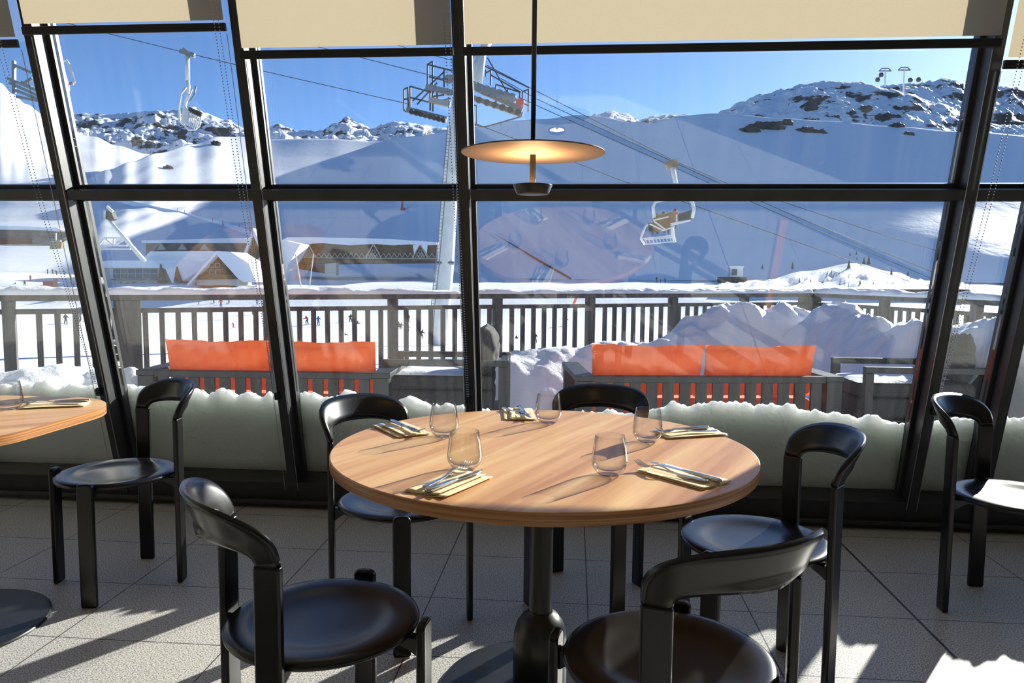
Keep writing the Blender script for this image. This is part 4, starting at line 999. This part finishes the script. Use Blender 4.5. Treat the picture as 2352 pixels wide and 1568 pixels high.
# chair with riders (right)
D = 42.5
t = thing('lift_chair', 'white chairlift chair with brown seats carrying skiers above the slope', 'lift chair', at(1530, 560, D))
b = MB(); 
for p, q in (((1528, 375), (1556, 381)), ((1530, 384), (1556, 372)), ((1546, 366), (1546, 384))): b.bar(at(*p, D), at(*q, D), .28, .28)
b.build('grip', mat('rusty_grip', (.3, .2, .13), .6), t)
tb([(1544, 382), (1552, 420), (1545, 452)], .13, 'hanger')
tb([(1503, 500), (1500, 475), (1506, 462), (1540, 456), (1582, 452), (1590, 465), (1594, 480), (1590, 500)], .10, 'bow')
tb([(1498, 508), (1482, 520), (1474, 540), (1472, 548), (1481, 562)], .07, 'side_frame')
tb([(1544, 520), (1545, 535), (1550, 556)], .09, 'front_frame')
b = MB(); b.prism([at(1500, 506, D), at(1505, 496, D), at(1558, 486, D), at(1556, 505, D), at(1538, 520, D), at(1530, 528, D), at(1496, 535, D), at(1494, 522, D)], V((.05, .5, .1))); b.build('seat_back', M['brown_seat'], t, bevel=.03)
b = MB(); b.prism([at(1558, 494, D+.2), at(1592, 484, D+.2), at(1588, 503, D+.2), at(1558, 508, D+.2)], V((.05, .3, .1))); b.build('side_panel', M['rubber'], t)
b = MB()
for p, q in (((1500, 506), (1535, 498)), ((1540, 514), (1586, 506)), ((1540, 518), (1584, 507)), ((1473, 548), (1545, 541)), ((1482, 561), (1552, 554)), ((1480, 550), (1545, 545)), ((1502, 508), (1530, 528)), ((1492, 514), (1526, 530)), ((1522, 530), (1550, 520)), ((1554, 493), (1554, 512))): b.bar(at(*p, D-.3), at(*q, D-.3), .07, .07)
for k in range(9): b.bar(at(1482+k*8, 549-k*.6, D-.3), at(1486+k*8, 560-k*.6, D-.3), .05, .05)
b.build('seat_frame', M['white_steel'], t)
for x, y, c_, lab in ((1551, 478, (.45, .03, .03), 'person in a red jacket riding the flying chair, rightmost'), (1524, 485, (.05, .02, .03), 'person in dark clothes with a black helmet riding the flying chair, centre'), (1510, 489, (.10, .10, .12), 'person in grey riding the flying chair, left of centre'), (1536, 489, (.30, .03, .03), 'shorter person in dark red riding the flying chair between the others')):
    p = at(x, y, D+.55); person(p+V((0, 0, -1.24)), 1.78, c_, (.05, .05, .06), lab, 'ride', rz=.1, skis=False, group='riders on the flying chair')
b = MB(); b.tube([at(1492, 512, D), at(1496, 530, D)], .12, 8); b.build('ski_boot_rest', M['rubber'], t, smooth=True)

# partial lift gear at the far left
t = thing('lift_chair', 'white lift chair showing just right of the leftmost mullion', 'lift chair', at(150, 220, 40)); D = 40
tb([(118, 90), (128, 130), (134, 150), (128, 175), (120, 190)], .22, 'hanger'); tb([(144, 140), (152, 138), (157, 145), (172, 188), (165, 193)], .07, 'bow')
tb([(140, 160), (158, 205), (152, 220), (148, 222)], .07, 'side_frame')
b = MB()
for p, q in (((142, 155), (150, 190)), ((146, 168), (156, 200)), ((143, 165), (148, 218)), ((160, 192), (168, 192)), ((146, 195), (156, 208))): b.bar(at(*p, D), at(*q, D), .14, .14)
b.build('seat_frame', M['galv'], t)
t = thing('pylon_arm', 'grey cross-arm platform of another lift pylon at the far left', 'pylon arm', at(50, 230, 60)); D = 60
b = MB()
for p, q in (((18, 180), (95, 212)), ((22, 190), (100, 225)), ((30, 205), (100, 232)), ((55, 192), (75, 180)), ((30, 148), (75, 168)), ((32, 140), (32, 215)), ((38, 222), (110, 236)), ((50, 188), (72, 200))): b.bar(at(*p, D), at(*q, D), .22, .22)
b.build('arm_beams', M['galv'], t)
# second small lift chair above the village
t = thing('lift_chair', 'tiny lift chair with yellow seat hanging before the far left lodge', 'lift chair', at(128, 572, 120)); D = 120
b = MB(); b.bar(at(116, 555, D), at(140, 553, D), .3, .3); b.bar(at(128, 535, D), at(128, 555, D), .2, .2); b.build('bow', M['galv'], t)
b = MB(); b.prism([at(114, 558, D), at(142, 556, D), at(141, 570, D), at(114, 572, D)], V((0, .8, 0))); b.build('seat', mat('yellow_seat', (.22, .2, .1), .7), t)

# gondola masts on the right summit
for i, (x, yb, yt, lab) in enumerate(((2033, 190, 160, 'left slim gondola mast on the right summit ridge'), (2077, 206, 158, 'right slim gondola mast on the right summit ridge'))):
    D = 560; t = thing('gondola_mast', lab, 'mast', at(x, yb, D), group='gondola masts')
    b = MB(); b.tube([at(x-(2 if i else 0), yb+8, D), at(x, yt, D)], .55, 8); b.build('shaft', M['white_steel'], t)
    b = MB(); b.bar(at(x-14, yt+3, D), at(x+14, yt+3, D), .8, .8); b.bar(at(x-8, yt-3, D), at(x+8, yt-3, D), .7, .7); b.bar(at(x-14, yt+3, D), at(x-8, yt-3, D), .6, .6); b.bar(at(x+14, yt+3, D), at(x+8, yt-3, D), .6, .6); b.build('cross_arm', M['galv'], t)
for i, (x, y) in enumerate(((2024, 172), (2016, 183), (2091, 184), (2110, 183))):
    b = MB(); b.lathe([(0, 1.7), (1.2, 1.5), (1.7, .6), (1.7, -.6), (1.2, -1.5), (0, -1.7)], 12, at(x, y, 555)); tag(b.build('gondola_cabin', M['dark_steel'], smooth=True), 'tiny round gondola cabin on the ridge, '+('upper one left of the left mast', 'lower one left of the left mast', 'right beside the right mast', 'farthest right')[i], 'gondola', 'gondola cabins on the ridge')

# conifers
KN = [(1650, 650), (1760, 640), (1850, 622), (1960, 604), (2050, 624), (2130, 645), (2230, 652)]
def conifer(p, h, lab):
    t = thing('conifer', lab, 'tree', p, group='conifers on the sunny knoll')
    b = MB(); b.tube([p+V((0, 0, -.5)), p+V((0, 0, h*.9))], [h*.03, h*.008], 6); b.build('trunk', M['trunk'], t)
    b = MB(); n_ = 11
    for k in range(7):
        z0 = h*(.12+.12*k); z1 = z0+h*.24; r = h*.2*(1-k/7.5)
        vs = [p+V((0, 0, min(z1, h)))]
        for i in range(n_*2):
            a_ = PI*i/n_; rr = r*(1 if i % 2 else .55)*(.75+.5*random.random()); vs.append(p+V((rr*math.cos(a_), rr*math.sin(a_), z0-rr*.15)))
        b.add(vs, [(0, 1+i, 1+(i+1) % (2*n_)) for i in range(2*n_)])
    b.build('foliage', M['conifer'], t)
for i, (x, y, h) in enumerate([(1820, 618, 16), (1836, 652, 14), (1848, 652, 13), (1862, 651, 11), (1949, 618, 20), (1984, 608, 17), (1995, 608, 20), (1952, 588, 9), (1967, 585, 8), (1975, 655, 14), (2047, 632, 16), (2085, 635, 12), (2090, 645, 10), (1968, 596, 7), (2052, 655, 8), (1751, 618, 12)]):
    yk = stab(x, KN); p = at(x, y, lerp(178, 222, (664-y)/(664-yk))) if y > yk-1 else slope(x, y); conifer(p, h*1.0*(p-CAM).length/F, 'small dark conifer on the sunny knoll, '+['left foot of the knoll, topmost', 'first of three at the left foot', 'second of three at the left foot', 'third of three at the left foot', 'leftmost on the upper part', 'left of the pair at the crest', 'right of the pair at the crest', 'left of three tiny ones above the crest', 'middle of three tiny ones above the crest', 'low in the centre by the rail', 'upper one on the right flank', 'rightmost tall one', 'rightmost short one', 'right of three tiny ones above the crest', 'low on the right flank by the rail', 'alone, nearest the lift cabin'][i])
# sunlit knoll
b = MB()
def kn(u, v):
    x = lerp(1650, 2230, u); yt = stab(x, KN); y = lerp(664, yt, v)
    p = at(x, y, lerp(178, 222, v)); p.z += 2.2*fr(V((p.x*.25, p.y*.25, 2)))*math.sin(PI*v); return p
b.grid(kn, 60, 14); struct(b.build('snow_knoll', M['snow_ground'], smooth=True))

DK = (.03, .035, .05)
PP = [ # x, foot y, px height, jacket, pants, pose, label
 (70, 646, 16, (.20, .03, .06), DK, 'stand', 'standing in dark red beside the blue shadow at the far left'), (57, 657, 14, DK, (.08, .08, .1), 'ski', 'in grey above the snowy rail at the far left'),
 (35, 654, 7, (.6, .08, .1), DK, 'sit', 'sitting in pink-red at the far left'), (110, 630, 14, DK, DK, 'stand', 'in black, leftmost of the group below the small lift chair'),
 (121, 630, 14, (.05, .07, .12), DK, 'stand', 'in navy in the group below the small lift chair'), (131, 632, 14, DK, DK, 'ski', 'in black in the group below the small lift chair'),
 (150, 632, 15, (.04, .05, .10), DK, 'ski', 'in dark blue at the right of the group left of the first mullion'), (163, 645, 22, (.55, .06, .04), (.2, .05, .1), 'stand', 'in a bright red jacket beside the first mullion'),
 (168, 660, 16, (.30, .05, .12), DK, 'stand', 'in maroon next to the first mullion'), (256, 674, 13, DK, DK, 'sit', 'sitting leftmost of three just above the rail'), (265, 674, 13, (.02, .03, .04), DK, 'sit', 'sitting in the middle of three just above the rail'), (279, 674, 13, (.05, .05, .05), DK, 'sit', 'sitting right of three just above the rail'),
 (134, 742, 26, DK, DK, 'stand', 'in black behind the balusters left of the first mullion'), (151, 746, 28, (.03, .04, .07), DK, 'stand', 'in dark blue behind the balusters left of the first mullion'), (184, 738, 27, (.02, .10, .25), DK, 'stand', 'in a blue jacket behind the first mullion'),
 (268, 764, 14, (.10, .10, .12), (.7, .6, .05), 'sit', 'sitting with yellow trousers left of the big rail post'), (456, 699, 12, DK, DK, 'stand', 'tiny in black under the top rail'), (508, 706, 28, (.85, .12, .05), (.05, .1, .3), 'stand', 'in orange-red jacket and blue trousers under the top rail'),
 (491, 696, 14, DK, DK, 'stand', 'in black left of the orange-red skier'), (526, 696, 14, DK, DK, 'stand', 'in black right of the orange-red skier'), (582, 724, 28, (.5, .05, .08), DK, 'ski', 'in dark red left of the second mullion'), (591, 700, 16, DK, DK, 'stand', 'in black beside the second mullion'),
 (537, 753, 14, (.7, .05, .05), (.6, .05, .05), 'ski', 'small, all in red behind the left balusters'), (706, 745, 26, (.45, .05, .06), (.08, .09, .08), 'ski', 'in a red jacket above the left orange cushion'), (731, 748, 25, (.03, .12, .45), (.03, .08, .3), 'stand', 'all in blue above the left orange cushion'),
 (805, 741, 22, DK, DK, 'ski', 'in black bending, right of the blue skier'), (822, 746, 11, DK, DK, 'sit', 'sitting on the snow right of the bending skier'), (793, 771, 8, DK, DK, 'sit', 'lying figure low behind the balusters'),
 (917, 758, 21, (.15, .16, .18), (.25, .2, .15), 'ski', 'in grey near the pylon foot'), (921, 758, 19, (.25, .12, .08), (.2, .15, .1), 'ski', 'in brown near the pylon foot'), (940, 739, 18, (.03, .03, .03), (.5, .5, .5), 'stand', 'in black and white near the pylon foot'),
 (937, 762, 16, (.35, .15, .08), DK, 'ski', 'in rust brown near the pylon foot'), (968, 779, 24, (.06, .07, .06), DK, 'ski', 'in dark green just left of the pylon foot'), (1230, 788, 20, DK, (.1, .1, .1), 'stand', 'in black just above the snow bank, centre'),
 (1297, 747, 28, (.03, .05, .03), (.35, .35, .05), 'ski', 'in black with yellow-green trousers, casting a long shadow'), (1186, 779, 6, DK, DK, 'sit', 'tiny figure behind the centre balusters'), (1508, 651, 18, DK, DK, 'stand', 'in black, left of the three on the blue slope'),
 (1517, 651, 12, DK, DK, 'stand', 'child in black, middle of the three on the blue slope'), (1528, 651, 15, DK, DK, 'stand', 'in black, right of the three on the blue slope')]
for i, (x, y, h, j, pt_, pose, lab) in enumerate(PP):
    p = ground(x, y); dist = (p-CAM).dot(fwd); sc = h*dist/F
    hh = sc if pose != 'sit' else sc/.55
    hh = sc*1.2 if pose == 'ski' else hh
    person(p, max(.9, min(hh, 2.1)), j, pt_, 'person '+lab, pose, rz=random.uniform(-PI, PI))
# red banner and orange marker on the field
b = MB(); b.prism([ground(99, 661)+V((0, 0, .3)), ground(120, 661)+V((0, 0, .3)), ground(120, 661)+V((0, 0, 1.6)), ground(99, 661)+V((0, 0, 1.6))], (0, .3, 0)); tag(b.build('banner', mat('red_banner', (.6, .08, .06), .7)), 'low red banner on the snow left of the first mullion', 'banner')
b = MB(); b.prism([ground(121, 662), ground(130, 662), ground(131, 662)+V((0, 0, 2.3)), ground(122, 662)+V((0, 0, 2.3))], (0, .3, 0)); tag(b.build('flag_panel', mat('salmon_panel', (.7, .2, .12), .7)), 'upright salmon panel beside the low red banner', 'banner')
b = MB(); b.prism([ground(1315, 697), ground(1321, 697), ground(1327, 697)+V((0, 0, 1.5)), ground(1321, 697)+V((0, 0, 1.6))], (0, .4, 0)); tag(b.build('orange_marker', M['orange']), 'orange padded marker between rails at centre', 'marker')
b = MB(); b.prism([slope(919, 483), slope(930, 483), slope(930, 483)+V((0, 0, 1.6)), slope(926, 483)+V((0, 0, 2)), slope(926, 483)+V((0, 0, 7)), slope(922, 483)+V((0, 0, 7)), slope(921, 483)+V((0, 0, 2))], (0, .6, 0)); tag(b.build('slope_sign', M['red']), 'small red sign post high on the slope left of the pylon', 'sign')
for i, (x0, y0, x1, y1) in enumerate(((679, 584, 692, 662), (720, 584, 710, 662))):
    b = MB(); b.tube([at(x0, y0, 150), at(x1, y1, 150)], .12, 6); tag(b.build('guy_line', M['lattice']), 'pale slanting line, %s of two before the long hall' % ('left', 'right')[i], 'cable', 'guy lines')
